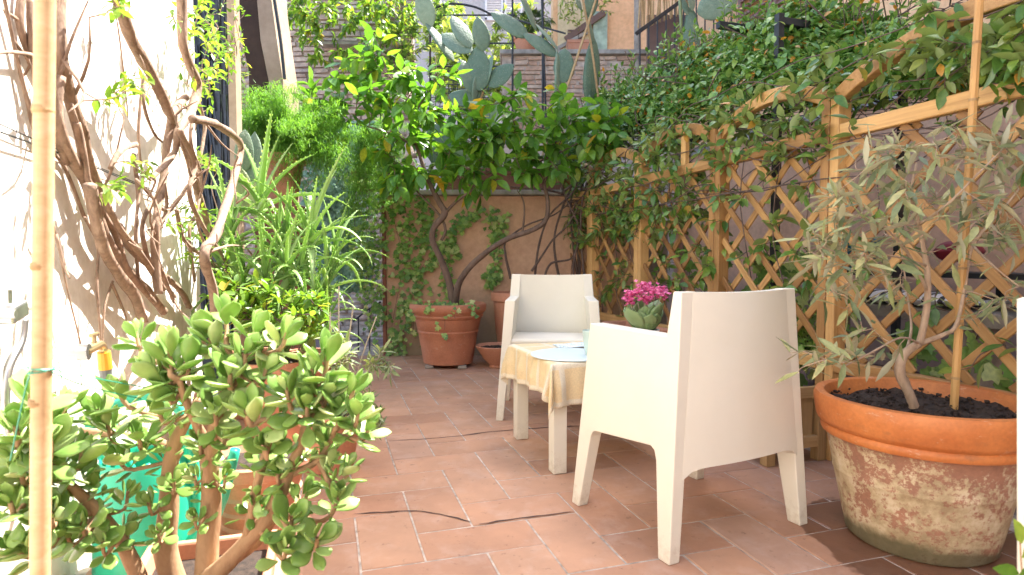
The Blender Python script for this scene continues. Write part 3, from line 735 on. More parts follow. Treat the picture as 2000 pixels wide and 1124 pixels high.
def trough(name, label, c, L, wd, ht, mat, ang, cat='planter'):
    t = thing(name, label, cat, c); b = MB(); c = Vector(c); rot = Matrix.Rotation(ang, 3, 'Z'); o = []
    def ring(l, w_, z): return [c + rot @ Vector((x * l / 2, y * w_ / 2, z)) for x, y in ((-1, -1), (1, -1), (1, 1), (-1, 1))]
    rs = [ring(L * .93, wd * .8, 0), ring(L * .97, wd * .92, ht * .72), ring(L, wd, ht * .74), ring(L * 1.005, wd * 1.01, ht), ring(L - .035, wd - .035, ht), ring(L - .05, wd - .05, ht - .04)]
    vs = [p for r_ in rs for p in r_]; fs = [(3, 2, 1, 0)]
    for i in range(5):
        for k in range(4): a = i * 4 + k; e = i * 4 + (k + 1) % 4; fs.append((a, e, e + 4, a + 4))
    b.add(vs, fs); bevel(b.build('trough', mat, t), .006)
    b = MB(); b.prism(ring(L - .045, wd - .045, ht - .07), Vector((0, 0, .03))); b.build('soil', M['soil'], t); return t
trough('clay_trough', 'long brown clay trough with a moulded rim on top of the low wall', (at(980, 378, 5.62).x, 5.63, 1.5185), 1.15, .22, .2, M['brownpot'], 0)
trough('clay_trough', 'shorter brown clay trough on the low wall behind the lemon branches', (at(845, 378, 5.62).x - .42, 5.63, 1.5185), .62, .2, .18, M['brownpot'], 0)

# ================================================================== CHAIRS
def make_chair():
    t = thing('armchair', '', 'chair', (0, 0, 0))
    hw = lambda z: .306 - .072 * z
    th = lambda z: .040 + .018 * min(1, z / .66)
    rear = lambda z: -.261 + .026 * z / .8
    front = lambda z: .261 - .042 * z / .665
    out = [(rear(0), 0), (rear(0) + .05, 0), (rear(.3) + .078, .285), (rear(.32) + .088, .312), (rear(.33) + .105, .322), (front(.29) - .098, .292), (front(.29) - .082, .285), (front(.27) - .073, .268), (front(0) - .046, 0), (front(0), 0),
           (front(.665), .665), (rear(.665) + .056, .665), (rear(.8) + .036, .8), (rear(.8), .8)]
    for s in (-1, 1):
        n = len(out); vs = [(s * hw(z), y, z) for y, z in out] + [(s * (hw(z) - th(z)), y, z) for y, z in out]
        fs = [tuple(range(n)), tuple(reversed(range(n, 2 * n)))] + [((i + 1) % n, i, i + n, (i + 1) % n + n) for i in range(n)]
        if s > 0: fs = [tuple(reversed(f)) for f in fs]
        o = make('side_panel', mesh('side_panel', vs, fs), M['chair'], t); bevel(o, .0035, 2)
    # backrest: gently hollow shell between the side panels
    nx, nz = 16, 12; vs = []; fs = []
    for side in (0, 1):
        for j in range(nz + 1):
            for i in range(nx + 1):
                x = -1 + 2 * i / nx
                zb = .272 - .030 * abs(x) ** 10; z = zb + (.7985 - zb) * j / nz
                dip = -.022 * (1 - x * x)
                y = rear(z) + dip + (.034 if side else -.0009)
                vs.append((x * (hw(z) - th(z) + (.0008 if side else .012)), y, z - .004 * (1 - x * x) * (j / nz)))
    K = (nx + 1) * (nz + 1)
    for j in range(nz):
        for i in range(nx):
            a = j * (nx + 1) + i; fs.append((a, a + 1, a + nx + 2, a + nx + 1)); fs.append((a + K, a + K + nx + 1, a + K + nx + 2, a + K + 1))
    for i in range(nx):
        fs.append((i + 1, i, i + K, i + 1 + K)); a = nz * (nx + 1) + i; fs.append((a, a + 1, a + 1 + K, a + K))
    for j in range(nz):
        a = j * (nx + 1); fs.append((a, a + nx + 1, a + nx + 1 + K, a + K)); a += nx; fs.append((a + nx + 1, a, a + K, a + nx + 1 + K))
    shade_auto(make('backrest', mesh('backrest', vs, fs), M['chair'], t))
    # seat: slab with lip
    w0 = hw(.44) - th(.44) + .0005; vs = []
    for z, f0 in ((.315, .17), (.40, .22), (.438, .226), (.45, .219)):
        vs += [(-w0 - (.45 - z) * .09, rear(.4) + .06, z - .01), (w0 + (.45 - z) * .09, rear(.4) + .06, z - .01), (w0 + (.45 - z) * .09, f0, z), (-w0 - (.45 - z) * .09, f0, z)]
    fs = [(3, 2, 1, 0), (12, 13, 14, 15)] + [(i + k, (i + 1) % 4 + k, (i + 1) % 4 + k + 4, i + k + 4) for k in (0, 4, 8) for i in range(4)]
    bevel(make('seat', mesh('seat', vs, fs), M['chair'], t), .004)
    return t
def copy_tree(o, parent=None):
    c = o.copy(); link(c)
    if parent: c.parent = parent
    for ch in [x for x in bpy.data.objects if x.parent == o]: copy_tree(ch, c)
    return c
ch = make_chair(); ch.location = (.612, 2.094, 0); ch.rotation_euler = (0, 0, .477)
ch['label'] = 'cream plastic armchair in the foreground seen from behind'; ch['group'] = 'cream armchairs at the small table'
c2 = copy_tree(ch); c2.location = (.233, 3.539, 0); c2.rotation_euler = (0, 0, 3.075)
c2['label'] = 'cream plastic armchair facing us on the far side of the table'

# ================================================================== TABLE AND WHAT IS ON IT
TU0, TU1, TV0, TV1, TZ = .885, 1.47, 2.30, 2.87, .462
TB = thing('side_table', 'small square cream table with straight legs under a checked cloth', 'table', W((TU0 + TU1) / 2, (TV0 + TV1) / 2, 0))
def uvbox(u0, u1, v0, v1, z0, z1, name, mat, par, bv=.003):
    b = MB(); b.prism([W(u0, v0, z0), W(u1, v0, z0), W(u1, v1, z0), W(u0, v1, z0)], Vector((0, 0, z1 - z0))); return bevel(b.build(name, mat, par), bv)
for (u, v) in ((TU0 + .004, TV0 + .004), (TU1 - .064, TV0 + .004), (TU0 + .004, TV1 - .064), (TU1 - .064, TV1 - .064)):
    uvbox(u, u + .06, v, v + .06, .0015, TZ - .05, 'leg', M['chair'], TB)
uvbox(TU0, TU1, TV0, TV1, TZ - .049, TZ, 'tabletop', M['chair'], TB)
def cloth_mat():
    m = NT('checked_cloth'); tc = m.new('ShaderNodeUVMap'); sx = m.new('ShaderNodeSeparateXYZ'); m.link(tc.outputs[0], sx.inputs[0])
    def band(s, k):
        a = m.new('ShaderNodeMath', operation='MULTIPLY'); m.link(s, a.inputs[0]); a.inputs[1].default_value = k
        f = m.new('ShaderNodeMath', operation='FRACT'); m.link(a.outputs[0], f.inputs[0])
        return m.ramp(f.outputs[0], [(.0, (1, 1, 1)), (.14, (1, 1, 1)), (.16, (0, 0, 0)), (.98, (0, 0, 0)), (1, (1, 1, 1))])
    l = m.mix(band(sx.outputs[0], 5.5), band(sx.outputs[1], 5.5), 1.0, 'ADD')
    c = m.mix((.80, .65, .40), (.80, .73, .58), l); vec = m.coords('Object', (1, 1, 1), False)
    c = m.mix(c, m.ramp(m.noise(vec, 180, 2), [(.3, (.9, .9, .9)), (.7, (1.08, 1.08, 1.08))]), 1.0, 'MULTIPLY')
    m.base(c); m.p.inputs['Roughness'].default_value = .9; m.bump(m.noise(vec, 400, 2), .2, .001)
    t = m.new('ShaderNodeBsdfTranslucent'); m.link(c, t.inputs[0]); mx = m.new('ShaderNodeMixShader'); mx.inputs[0].default_value = .2
    m.link(m.p.outputs[0], mx.inputs[1]); m.link(t.outputs[0], mx.inputs[2]); m.link(mx.outputs[0], m.out.inputs[0]); return m.m
def cloth():
    n = 90; cu, cv = (TU0 + TU1) / 2, (TV0 + TV1) / 2; hu, hv = (TU1 - TU0) / 2 + .004, (TV1 - TV0) / 2 + .004
    S = .875; ang = R(3); vs = []; uvs = []
    for j in range(n + 1):
        for i in range(n + 1):
            s, t = (i / n - .5) * S - .012, (j / n - .5) * S - .018; uvs.append((i / n, j / n))
            u = s * math.cos(ang) - t * math.sin(ang); v = s * math.sin(ang) + t * math.cos(ang)
            du, dv = max(abs(u) - hu, 0), max(abs(v) - hv, 0); su, sv = math.copysign(1, u), math.copysign(1, v)
            d = math.hypot(du, dv); z = TZ + .004; x, y = u, v
            if d > 0:
                fall = d; z -= fall * .97 if fall > .012 else fall * .6
                if du > 0 and dv > 0:          # corner: a cone of cloth with a deep fold
                    a = math.atan2(dv, du); k = math.sin(a * 2); 
                    outr = .012 + .030 * k * min(1, d / .15) + .028 * math.sin(a * 6 + 1.0) * min(1, d / .12)
                    x = su * (hu + outr * math.cos(a) + .004); y = sv * (hv + outr * math.sin(a) + .004)
                    z -= .012 * math.sin(a * 4) * min(1, d / .1)
                else:
                    rip = .011 * math.sin((v if du else u) * 34 + 1.3 * (su if du else sv)) + .006 * math.sin((v if du else u) * 71 + 2)
                    o_ = .006 + (rip + .012) * min(1, d / .09)
                    if du: x = su * (hu + o_)
                    if dv: y = sv * (hv + o_)
            else: z += .0015 * noise.noise(Vector((u * 9, v * 9, 2))) + .0012
            vs.append(W(cu + x, cv + y, z))
    fs = [(j * (n + 1) + i, j * (n + 1) + i + 1, (j + 1) * (n + 1) + i + 1, (j + 1) * (n + 1) + i) for j in range(n) for i in range(n)]
    me = mesh('tablecloth', vs, fs, True); uv = me.uv_layers.new(name='UVMap')
    for l in me.loops: uv.data[l.index].uv = uvs[l.vertex_index]
    o = make('tablecloth', me, cloth_mat()); s = o.modifiers.new('solid', 'SOLIDIFY'); s.thickness = .0015; s.offset = 1
    tag(o, 'yellow and white checked cloth draped over the small table', 'tablecloth')
cloth()
ZT = TZ + .0085
b = MB(); pc = Vector((.262, 2.66, ZT)); b.lathe([(.0, .0), (.176, .0), (.18, .002), (.178, .0055), (0, .005)], pc, 64)
tag(shade_auto(b.build('placemat', M['placemat'])), 'round pale blue placemat on the checked tablecloth', 'placemat')
MG = thing('mug', 'mint green mug on the table beside the near chair arm', 'mug', (.352, 2.62, ZT + .006))
b = MB(); b.lathe([(0, 0), (.029, 0), (.032, .003), (.038, .04), (.0435, .095), (.045, .108), (.043, .109), (.041, .105), (.036, .045), (.028, .008), (0, .007)], MG.location, 40); shade_auto(b.build('cup', M['mint'], MG))
b = MB(); l = MG.location; b.tube([l + Vector(q) for q in ((.004, .042, .095), (.012, .07, .088), (.014, .076, .06), (.008, .055, .03), (.002, .036, .026))], .005, 8, 4); b.build('handle', M['mint'], MG, smooth=True)
NP = MB(); c = at(1118, 676, 2.93); c.z = ZT + .003
for k in range(3): NP.box(c + Vector((.01 * k, -.006 * k, .0024 * k)), .17, .12, .0018, Matrix.Rotation(R(12 + 9 * k), 3, 'Z'))
nm = NT('printed_napkin'); q = nm.noise(nm.coords('Object', (1, 1, 1), False), 45, 2, .5, 1.0); nm.base(nm.ramp(q, [(.45, (.75, .78, .78)), (.5, (.25, .42, .52)), (.56, (.7, .76, .78))])); nm.p.inputs['Roughness'].default_value = .8
tag(NP.build('napkins', nm.m), 'thin stack of white napkins with a blue pattern behind the placemat', 'napkin')
# kalanchoe
kx = Vector((.615, 2.78, ZT)); KP = thing('flowerpot', 'small white pot on the table holding the pink flowering plant', 'pot', kx)
b = MB(); b.lathe([(0, 0), (.045, 0), (.05, .004), (.063, .085), (.066, .086), (.067, .1), (.062, .1), (.058, .08), (.0, .078)], kx, 36); shade_auto(b.build('pot', M['white_paint'], KP))
b = MB(); b.lathe([(0, .088), (.058, .084)], kx, 20, .1); b.build('soil', M['soil'], KP)
KA = thing('pink_kalanchoe', 'pink flowering plant with thick round leaves in the white table pot', 'plant', kx + Vector((0, 0, .08)))
kl = []
for vv in range(3):
    v_, f_ = fat_leaf(1, .62, .10, (.10, .02, .16)[vv]); me = mesh('leaf', v_, f_, True); me.materials.append(M['kal']); kl.append(me)
kb = kx + Vector((0, 0, .075))
for k in range(26):
    a = k * 2.4 + .5; tilt = .3 + .5 * (k % 9) / 9; d = Vector((math.cos(a) * tilt, math.sin(a) * tilt, 1.0 - .5 * tilt)).normalized()
    make('leaf', kl[k % 3], None, KA, mtx=mtx(kb + Vector((math.cos(a) * .022, math.sin(a) * .022, .015 * (k % 3))), d, -Vector((math.cos(a), math.sin(a), -.3)), (.13 + .04 * rnd.random()) * (.75 + .25 * ((k % 9) / 9)), 0, 1.0))
st = MB(); fl = []
for (dx, dy, z) in ((-.035, -.03, .19), (-.05, .0, .175), (0, -.01, .205), (.03, -.03, .195), (.055, .0, .2), (-.01, -.05, .165), (.02, .04, .21), (-.06, -.04, .155), (.045, -.05, .18), (.0, .02, .215)):
    tp = kx + Vector((dx * 1.35, dy * 1.2, .06 + z * 1.12)); st.tube([kb, kb.lerp(tp, .6) + Vector((dx * .1, dy * .1, 0)), tp], [.0025, .002, .0015], 5, 3)
    for q in range(40):
        p = tp + Vector((rnd.gauss(0, .016), rnd.gauss(0, .014), rnd.gauss(0, .009)))
        ph = rnd.random() * 6.28; nrm = (Vector((0, -.3, 1)) + rv(.6)).normalized(); s = nrm.orthogonal().normalized(); t_ = nrm.cross(s)
        for e in range(4):
            a = ph + e * 1.5708; fl.append(mtx(p, s * math.cos(a) + t_ * math.sin(a) + nrm * .25, nrm, rnd.uniform(.009, .012)))
st.build('stems', M['twig_olive'], KA)
merged('flowers', [leaf_tpl([(0, .3), (.4, .9), (.75, 1), (1, .2)], .75, .1, -.1)], fl, M['pink'], KA)

# ================================================================== POTS
def pot(name, label, c, prof, mat, soil_r, soil_z, rim_mat=None, split=None, cat='pot', seg=64, soil_mat=None, jitter=.0):
    t = thing(name, label, cat, c); c = Vector(c)
    if split:
        b = MB(); b.lathe(prof[:split + 1], (0, 0, 0), seg, jitter); o = b.build('bowl', mat, t, mtx=Matrix.Translation(c)); shade_auto(o)
        b = MB(); b.lathe(prof[split:], (0, 0, 0), seg, jitter * .3); o = b.build('rim', rim_mat, t, mtx=Matrix.Translation(c)); shade_auto(o)
    else:
        b = MB(); b.lathe(prof, (0, 0, 0), seg, jitter); shade_auto(b.build('bowl', mat, t, mtx=Matrix.Translation(c)))
    b = MB(); n = 26; vs = []; fs = []
    for j in range(n + 1):
        for i in range(n + 1):
            x, y = -1 + 2 * i / n, -1 + 2 * j / n
            r_ = math.sqrt(x * x + y * y); k = max(abs(x), abs(y)) / r_ if r_ > 1e-6 else 1
            x, y = x * k * soil_r, y * k * soil_r
            vs.append(c + Vector((x, y, soil_z + soil_r * .07 * noise.noise(Vector((x * 16, y * 16, c.x))) + soil_r * .05 * noise.noise(Vector((x * 45, y * 45, c.y))))))
    fs = [(j * (n + 1) + i, j * (n + 1) + i + 1, (j + 1) * (n + 1) + i + 1, (j + 1) * (n + 1) + i) for j in range(n) for i in range(n)]
    make('soil', mesh('soil', vs, fs, False), M['soil'], t); return t
# lemon pot
LP = Vector((-.535, 5.03, .028)); k = 1.0
LPR = [(r_q * 1.05, z_q) for r_q, z_q in [(0, 0), (.185, 0), (.196, .006), (.222, .16), (.235, .255), (.241, .262), (.242, .272), (.238, .279), (.2435, .285), (.262, .375), (.274, .384), (.280, .396), (.277, .408), (.281, .414), (.287, .425), (.297, .433), (.303, .45), (.305, .48), (.300, .494), (.288, .50), (.275, .498), (.268, .488), (.262, .45), (.2, .2)]]
tp = pot('terracotta_pot', 'large reddish terracotta pot holding the lemon tree', LP, LPR, M['lemonpot'], .275, .455)
for k, (dx, dy) in enumerate(((-.14, -.13), (.13, -.14), (0, .16))):
    b = MB(); b.box(LP + Vector((dx, dy, -.0135)), .07, .06, .025); tag(bevel(b.build('pot_foot', M['grey_stone'])), ('pale stone chock under the left front of the lemon pot', 'pale stone chock under the right front of the lemon pot', 'pale stone chock under the back of the lemon pot')[k], 'chock', 'stone chocks under the lemon pot')
# olive pot
OP = Vector((1.31, 1.905, 0.002))
OPR = [(0, 0), (.195, 0), (.208, .012), (.232, .13), (.247, .205), (.2495, .2085), (.2495, .214), (.249, .218), (.262, .29), (.271, .325), (.276, .329), (.284, .332), (.289, .342), (.289, .352), (.284, .359), (.286, .363), (.296, .368), (.303, .38), (.309, .42), (.311, .445), (.305, .459), (.292, .463), (.279, .458), (.273, .445), (.268, .41), (.2, .2)]
pot('terracotta_pot', 'big limescaled terracotta pot with an orange rim, right foreground', OP, OPR, M['oldpot'], .27, .418, M['oldpot_rim'], 10, seg=96, jitter=.006)
# bowl by the lemon pot, ball pot
BP = at(958, 724, 4.79); BP = Vector((-.115, 4.95, .002))
pot('terracotta_bowl', 'shallow terracotta bowl of soil standing between lemon pot and far chair', BP, [(0, 0), (.07, 0), (.075, .01), (.07, .02), (.12, .07), (.17, .15), (.185, .17), (.188, .178), (.18, .182), (.17, .17), (.12, .1)], M['pot'], .168, .155)
SP = at(985, 600, 5.28); SP = Vector((SP.x + .12, 5.28, .002))
pot('terracotta_pot', 'round rimmed terracotta pot hidden behind the far chair', SP, [(0, 0), (.16, 0), (.2, .3), (.215, .52), (.235, .53), (.24, .57), (.235, .6), (.22, .6), (.2, .5)], M['pot'], .21, .56)
PP = Vector((at(1027, 110, 8.2).x, 8.2, 3.632))
pot('terracotta_pot', 'terracotta pot with a dark palm on the brick wall coping', PP, [(0, 0), (.11, 0), (.155, .16), (.175, .165), (.18, .205), (.165, .207), (.15, .15)], M['pot'], .155, .18, seg=32)
trough('clay_trough', 'small relief terracotta box on the brick wall coping', (at(1133, 110, 8.2).x, 8.2, 3.632), .36, .2, .15, M['pot'], 0)

# ================================================================== PLANT BUILDERS
# ---- lemon tree
LT = thing('lemon_tree', 'lemon tree with two bent trunks growing from the large terracotta pot', 'tree', LP + Vector((0, 0, .45)))
tb = MB()
def pts(l): return [at(*q) for q in l]
main = [
 ([(885, 600, 5.03), (878, 555, 5.02), (862, 510, 5.0), (845, 470, 4.98), (848, 445, 4.97), (868, 418, 4.95), (858, 395, 4.95), (835, 350, 4.93), (820, 305, 4.92), (812, 285, 4.9)], [.034, .03, .027, .026, .026, .028, .024, .018, .015, .013]),
 ([(888, 595, 5.03), (898, 550, 4.98), (930, 510, 4.95), (985, 470, 4.93), (1040, 450, 4.92), (1066, 430, 4.92), (1070, 395, 4.92), (1062, 360, 4.9)], [.032, .027, .024, .022, .02, .019, .017, .014]),
 ([(812, 287, 4.9), (770, 265, 4.85), (720, 248, 4.8), (670, 240, 4.75)], [.012, .009, .007, .004]),
 ([(812, 285, 4.9), (806, 240, 4.95), (800, 200, 5.0), (770, 160, 5.0), (740, 130, 5.0)], [.012, .01, .008, .006, .003]),
 ([(805, 230, 4.95), (830, 190, 5.0), (850, 150, 5.05), (850, 110, 5.1)], [.009, .007, .005, .003]),
 ([(868, 418, 4.95), (890, 395, 4.9), (925, 370, 4.85), (960, 345, 4.85)], [.014, .012, .009, .005]),
 ([(862, 470, 4.98), (870, 450, 4.97), (858, 420, 4.97), (820, 380, 4.95), (790, 350, 4.93)], [.012, .012, .01, .008, .005]),
 ([(1062, 360, 4.9), (1045, 320, 4.85), (1020, 280, 4.85), (1000, 230, 4.85)], [.012, .01, .008, .004]),
 ([(1062, 360, 4.9), (1080, 310, 4.85), (1090, 250, 4.85), (1100, 200, 4.9)], [.011, .009, .007, .004]),
 ([(1045, 320, 4.85), (1110, 290, 4.85), (1160, 260, 4.85)], [.009, .006, .003]),
 ([(1020, 455, 4.93), (1024, 420, 4.93), (1022, 392, 4.93), (1010, 372, 4.93)], [.009, .008, .006, .004]),
]
nodes = []
for l, r_ in main: nodes += tb.tube(pts(l), r_, 9, 5, .18)
nodes = [n for n in nodes if n.z > 1.55]
tg = cloud([(790, 170, 110, 80, 4.95, .4, 44), (660, 185, 70, 55, 4.75, .2, 18), (640, 215, 50, 25, 4.72, .15, 7), (670, 270, 60, 30, 4.75, .15, 9), (720, 105, 70, 50, 5.0, .3, 14), (840, 265, 120, 75, 4.9, .4, 38), (900, 335, 90, 55, 4.85, .35, 28),
            (1040, 225, 110, 70, 4.85, .35, 42), (1130, 250, 95, 75, 4.85, .3, 36), (990, 310, 100, 65, 4.8, .35, 32), (1190, 270, 40, 45, 4.85, .2, 12), (930, 250, 90, 55, 4.85, .3, 26), (780, 340, 60, 45, 4.85, .3, 16), (1090, 330, 60, 40, 4.85, .25, 12)])
tips = grow(tb, nodes, tg, .0035, .08)
tb.build('trunk', M['bark_lemon'], LT, smooth=True)
split_leaves(T_LEMON, tufts(tips, 5, .138, .9, .6, .13), M['lemon_leaf'], LT)
# ivy skirt in the lemon pot
def ivy_patch(name, label, paths, n, size, spread, nrm=Vector((0, -1, 0)), mat='ivy_leaf', tpl=None, stem=True, cat='ivy', keep=300):
    t = thing(name, label, cat, Vector(paths[0][0])); tb = MB(); ms = []
    for pth in paths:
        P = tb.tube(pth, .0022, 4, 4, cap=False)
        seglen = len(P)
        for _ in range(n):
            p = rnd.choice(P) + Vector((rnd.gauss(0, spread), 0, rnd.gauss(0, spread))) - nrm * (-rnd.uniform(.008, .05))
            d = Vector((rnd.uniform(-1, 1), 0, -.9 + rnd.random() * .7)) + nrm * .35
            ms.append(mtx(p, d, nrm + rv(.45) + Vector((0, 0, .35)), size * rnd.uniform(.6, 1.25)))
    tb.build('stems', M['bark_dark'], t)
    split_leaves(tpl or T_IVY, ms, M[mat], t, n=keep); return t
YW = 5.535
def wp(l): return [at(x, y, YW) for x, y in l]
ivy_patch('ivy', 'ivy climbing the orange wall left of the lemon trunk', [wp([(765, 640), (780, 560), (800, 480), (790, 400)]), wp([(800, 600), (820, 530), (850, 480), (790, 440)]), wp([(830, 560), (790, 500), (770, 430), (765, 380)]), wp([(850, 510), (830, 430), (822, 385)]), wp([(770, 690), (790, 640), (800, 580)])], 100, .052, .055)
ivy_patch('ivy', 'arc of ivy on the orange wall right of the lemon trunk', [wp([(860, 500), (880, 460), (900, 430), (935, 412), (960, 430)]), wp([(890, 500), (890, 450), (920, 425)]), wp([(965, 430), (970, 480)]), wp([(960, 530), (966, 550)]), wp([(980, 420), (978, 470), (962, 545)]), wp([(870, 580), (870, 530), (880, 470)])], 62, .05, .035)
ivy_patch('ivy', 'ivy curtain hanging over the left corner of the orange wall', [[at(745 + q, 330, 5.5), at(740 + q, 480, 5.48), at(730 + q * .6, 660 - abs(q) * 3, 5.48)] for q in (-48, -36, -22, -10, 2, 12)], 95, .042, .04)
ivy_patch('ivy', 'little ivy spilling over the rim of the lemon pot', [[LP + Vector((math.cos(a) * .2, math.sin(a) * .2, .47)), LP + Vector((math.cos(a) * .27, math.sin(a) * .27, .50)), LP + Vector((math.cos(a) * .31, math.sin(a) * .31, .46 - .1 * e))] for a, e in ((-1.55, 1.5), (-1.3, .6), (-2.9, .8), (-2.6, .5), (-.6, .3), (-2.0, .1), (-3.3, 2.2), (-.9, .2))] +
          [[LP + Vector((math.cos(a) * .02, math.sin(a) * .02, .47)), LP + Vector((math.cos(a) * .2, math.sin(a) * .2, .49))] for a in (0, 1, 2, 3, 4, 5)], 11, .042, .022)

# ---- far shrubs, creepers
def shrub(name, label, regs, tpl, mat, n, L, stemcol='bark_dark', nodes=None, droop=.3, keep=0, r=.004, sag=.05, back=.12, spread=.9, cat='shrub', jit=.12):
    tg = cloud(regs); nodes = nodes or [tg[0] - ZD * .3]; t = thing(name, label, cat, Vector(nodes[0])); tb = MB()
    tips = grow(tb, nodes, tg, r, sag, jit); tb.build('stems', M[stemcol], t, smooth=True); ms = tufts(tips, n, L, spread, droop, back)
    if keep: split_leaves(tpl, ms, M[mat], t, n=keep)
    else: merged('foliage', tpl, ms, M[mat], t)
    return t
shrub('creeper', 'sunlit yellow green creeper trailing over the top of the stone wall', [(640, 20, 90, 55, 6.6, .3, 60), (740, 40, 70, 60, 6.6, .3, 60), (620, 90, 40, 50, 6.7, .2, 18), (700, 110, 60, 30, 6.7, .2, 16), (590, 40, 40, 60, 6.7, .2, 18)], T_SMALL, 'yel_leaf', 9, .085, nodes=[at(700, -30, 6.8), at(640, -20, 6.8), at(760, 0, 6.8)], droop=.9, sag=.02)
shrub('bush', 'airy light green bush behind the prickly pear', [(880, 70, 60, 70, 10, .8, 130), (930, 170, 60, 60, 9.5, .6, 120), (1020, 60, 60, 60, 10.5, .6, 40), (880, 150, 50, 50, 9.5, .6, 50), (960, 100, 60, 60, 10, .6, 50)], T_SMALL, 'bush_leaf', 11, .12, nodes=[at(900, 300, 9.5), at(960, 300, 9.5)])
shrub('bush', 'small leaved dark bush above the lemon crown on the left', [(790, 60, 60, 60, 7.0, .3, 50), (770, 110, 60, 40, 7.0, .3, 30), (850, 20, 40, 30, 7.0, .3, 20)], T_SMALL, 'ivy_leaf', 9, .085, nodes=[at(800, 160, 7.0)])
shrub('creeper', 'thin creeper with fine leaves on the apricot house front', [(1120, 20, 35, 30, 9.3, .1, 26), (1190, 10, 30, 25, 9.3, .1, 10), (1065, 50, 30, 50, 9.6, .3, 24)], T_SMALL, 'bush_leaf', 5, .07, nodes=[at(1130, 80, 9.4), at(1080, -10, 9.4)])
shrub('trough_plants', 'leafy seedlings growing in the long clay trough', [(940, 325, 50, 18, 5.63, .08, 20), (1020, 315, 70, 25, 5.63, .08, 26), (1090, 320, 40, 22, 5.63, .08, 12), (850, 330, 50, 20, 5.63, .08, 14)], T_SMALL, 'ivy_leaf', 7, .06, nodes=[at(x, 350, 5.63) for x in (850, 900, 950, 1000, 1050, 1100)], cat='plants')
# blue-green creeper curtain & asparagus ferns
t = thing('creeper', 'dense curtain of blue green creeper hanging beside the ferns', 'creeper', at(660, 240, 5.6)); ms = []
for _ in range(3600):
    x = rnd.gauss(660, 32); y = 235 + 330 * rnd.random() ** 1.05
    if y < 300: x = rnd.uniform(600, 735)
    bulge = .12 * noise.noise(Vector((x * .02, y * .02, 0)))
    p = at(x, y, 5.75 + bulge + rnd.uniform(-.1, .08)); ms.append(mtx(p, Vector((rnd.uniform(-.7, .7), -.5, -.8)), Vector((rnd.uniform(-.4, .4), -1, .7)), rnd.uniform(.035, .06)))
merged('foliage', T_ROUND, ms, M['blue_leaf'], t)
tb = MB()
for k in range(14): x = 612 + k * 8; tb.tube([at(x, 240, 5.78), at(x + rnd.uniform(-12, 12), 400, 5.8), at(x + rnd.uniform(-12, 12), 560, 5.8)], .004, 4, 4)
tb.build('stems', M['bark_dark'], t)
def fern(label, c, fronds, n, size, seed):
    rr = random.Random(seed); t = thing('asparagus_fern', label, 'fern', c); tb = MB(); ms = []
    for (tx, ty, tY) in fronds:
        for _ in range(n):
            e = at(tx + rr.gauss(0, 34), ty + rr.gauss(0, 26), tY + rr.gauss(0, .1)); mid = c.lerp(e, .5) + Vector((0, 0, .10 * (c - e).length + .05)); P = tb.tube([c, mid, e], [.0016, .0012, .0006], 3, 6, cap=False)
            for i, p in enumerate(P[2:]):
                for _ in range(13):
                    d = Vector((rr.gauss(0, 1), rr.gauss(0, 1), rr.gauss(.1, .8))).normalized(); q = p + d * rr.uniform(.01, size)
                    for _ in range(4): ms.append(mtx(q + Vector((rr.gauss(0, .012), rr.gauss(0, .012), rr.gauss(0, .012))), Vector((rr.gauss(0, 1), rr.gauss(0, 1), rr.gauss(0, 1))), ZD, rr.uniform(.02, .042)))
    tb.build('stems', M['fern'], t); merged('foliage', [leaf_tpl([(0, .7), (.5, 1), (1, .3)], .12, .1, .1)], ms, M['fern'], t)
FC = at(560, 300, 4.5)
fern('large feathery asparagus fern spilling from the pot above the aloes', FC, [(510, 210, 4.5), (490, 260, 4.4), (560, 210, 4.5), (600, 250, 4.5), (620, 300, 4.4), (560, 250, 4.3), (600, 340, 4.3), (640, 330, 4.4), (510, 290, 4.3), (480, 220, 4.6), (640, 270, 4.5), (520, 240, 4.4)], 9, .075, 1)
fern('asparagus fern hanging over the corner of the orange wall', at(725, 280, 5.4), [(725, 270, 5.3), (700, 310, 5.3), (740, 320, 5.3), (720, 370, 5.3), (705, 420, 5.3), (740, 400, 5.3), (720, 450, 5.3)], 6, .065, 2)
fp = FC.copy(); fp = at(552, 402, 4.45)
pot('terracotta_pot', 'terracotta pot holding the large asparagus fern behind the aloes', fp, [(0, 0), (.10, 0), (.15, .30), (.17, .30), (.175, .36), (.16, .36), (.14, .25)], M['pot'], .145, .32, seg=40)
PED = MB(); PED.box(Vector((fp.x, fp.y, fp.z / 2)), .3, .3, fp.z - .004); tag(bevel(PED.build('pedestal', M['brownpot']), .01), 'brown clay pedestal under the asparagus fern pot', 'pedestal')

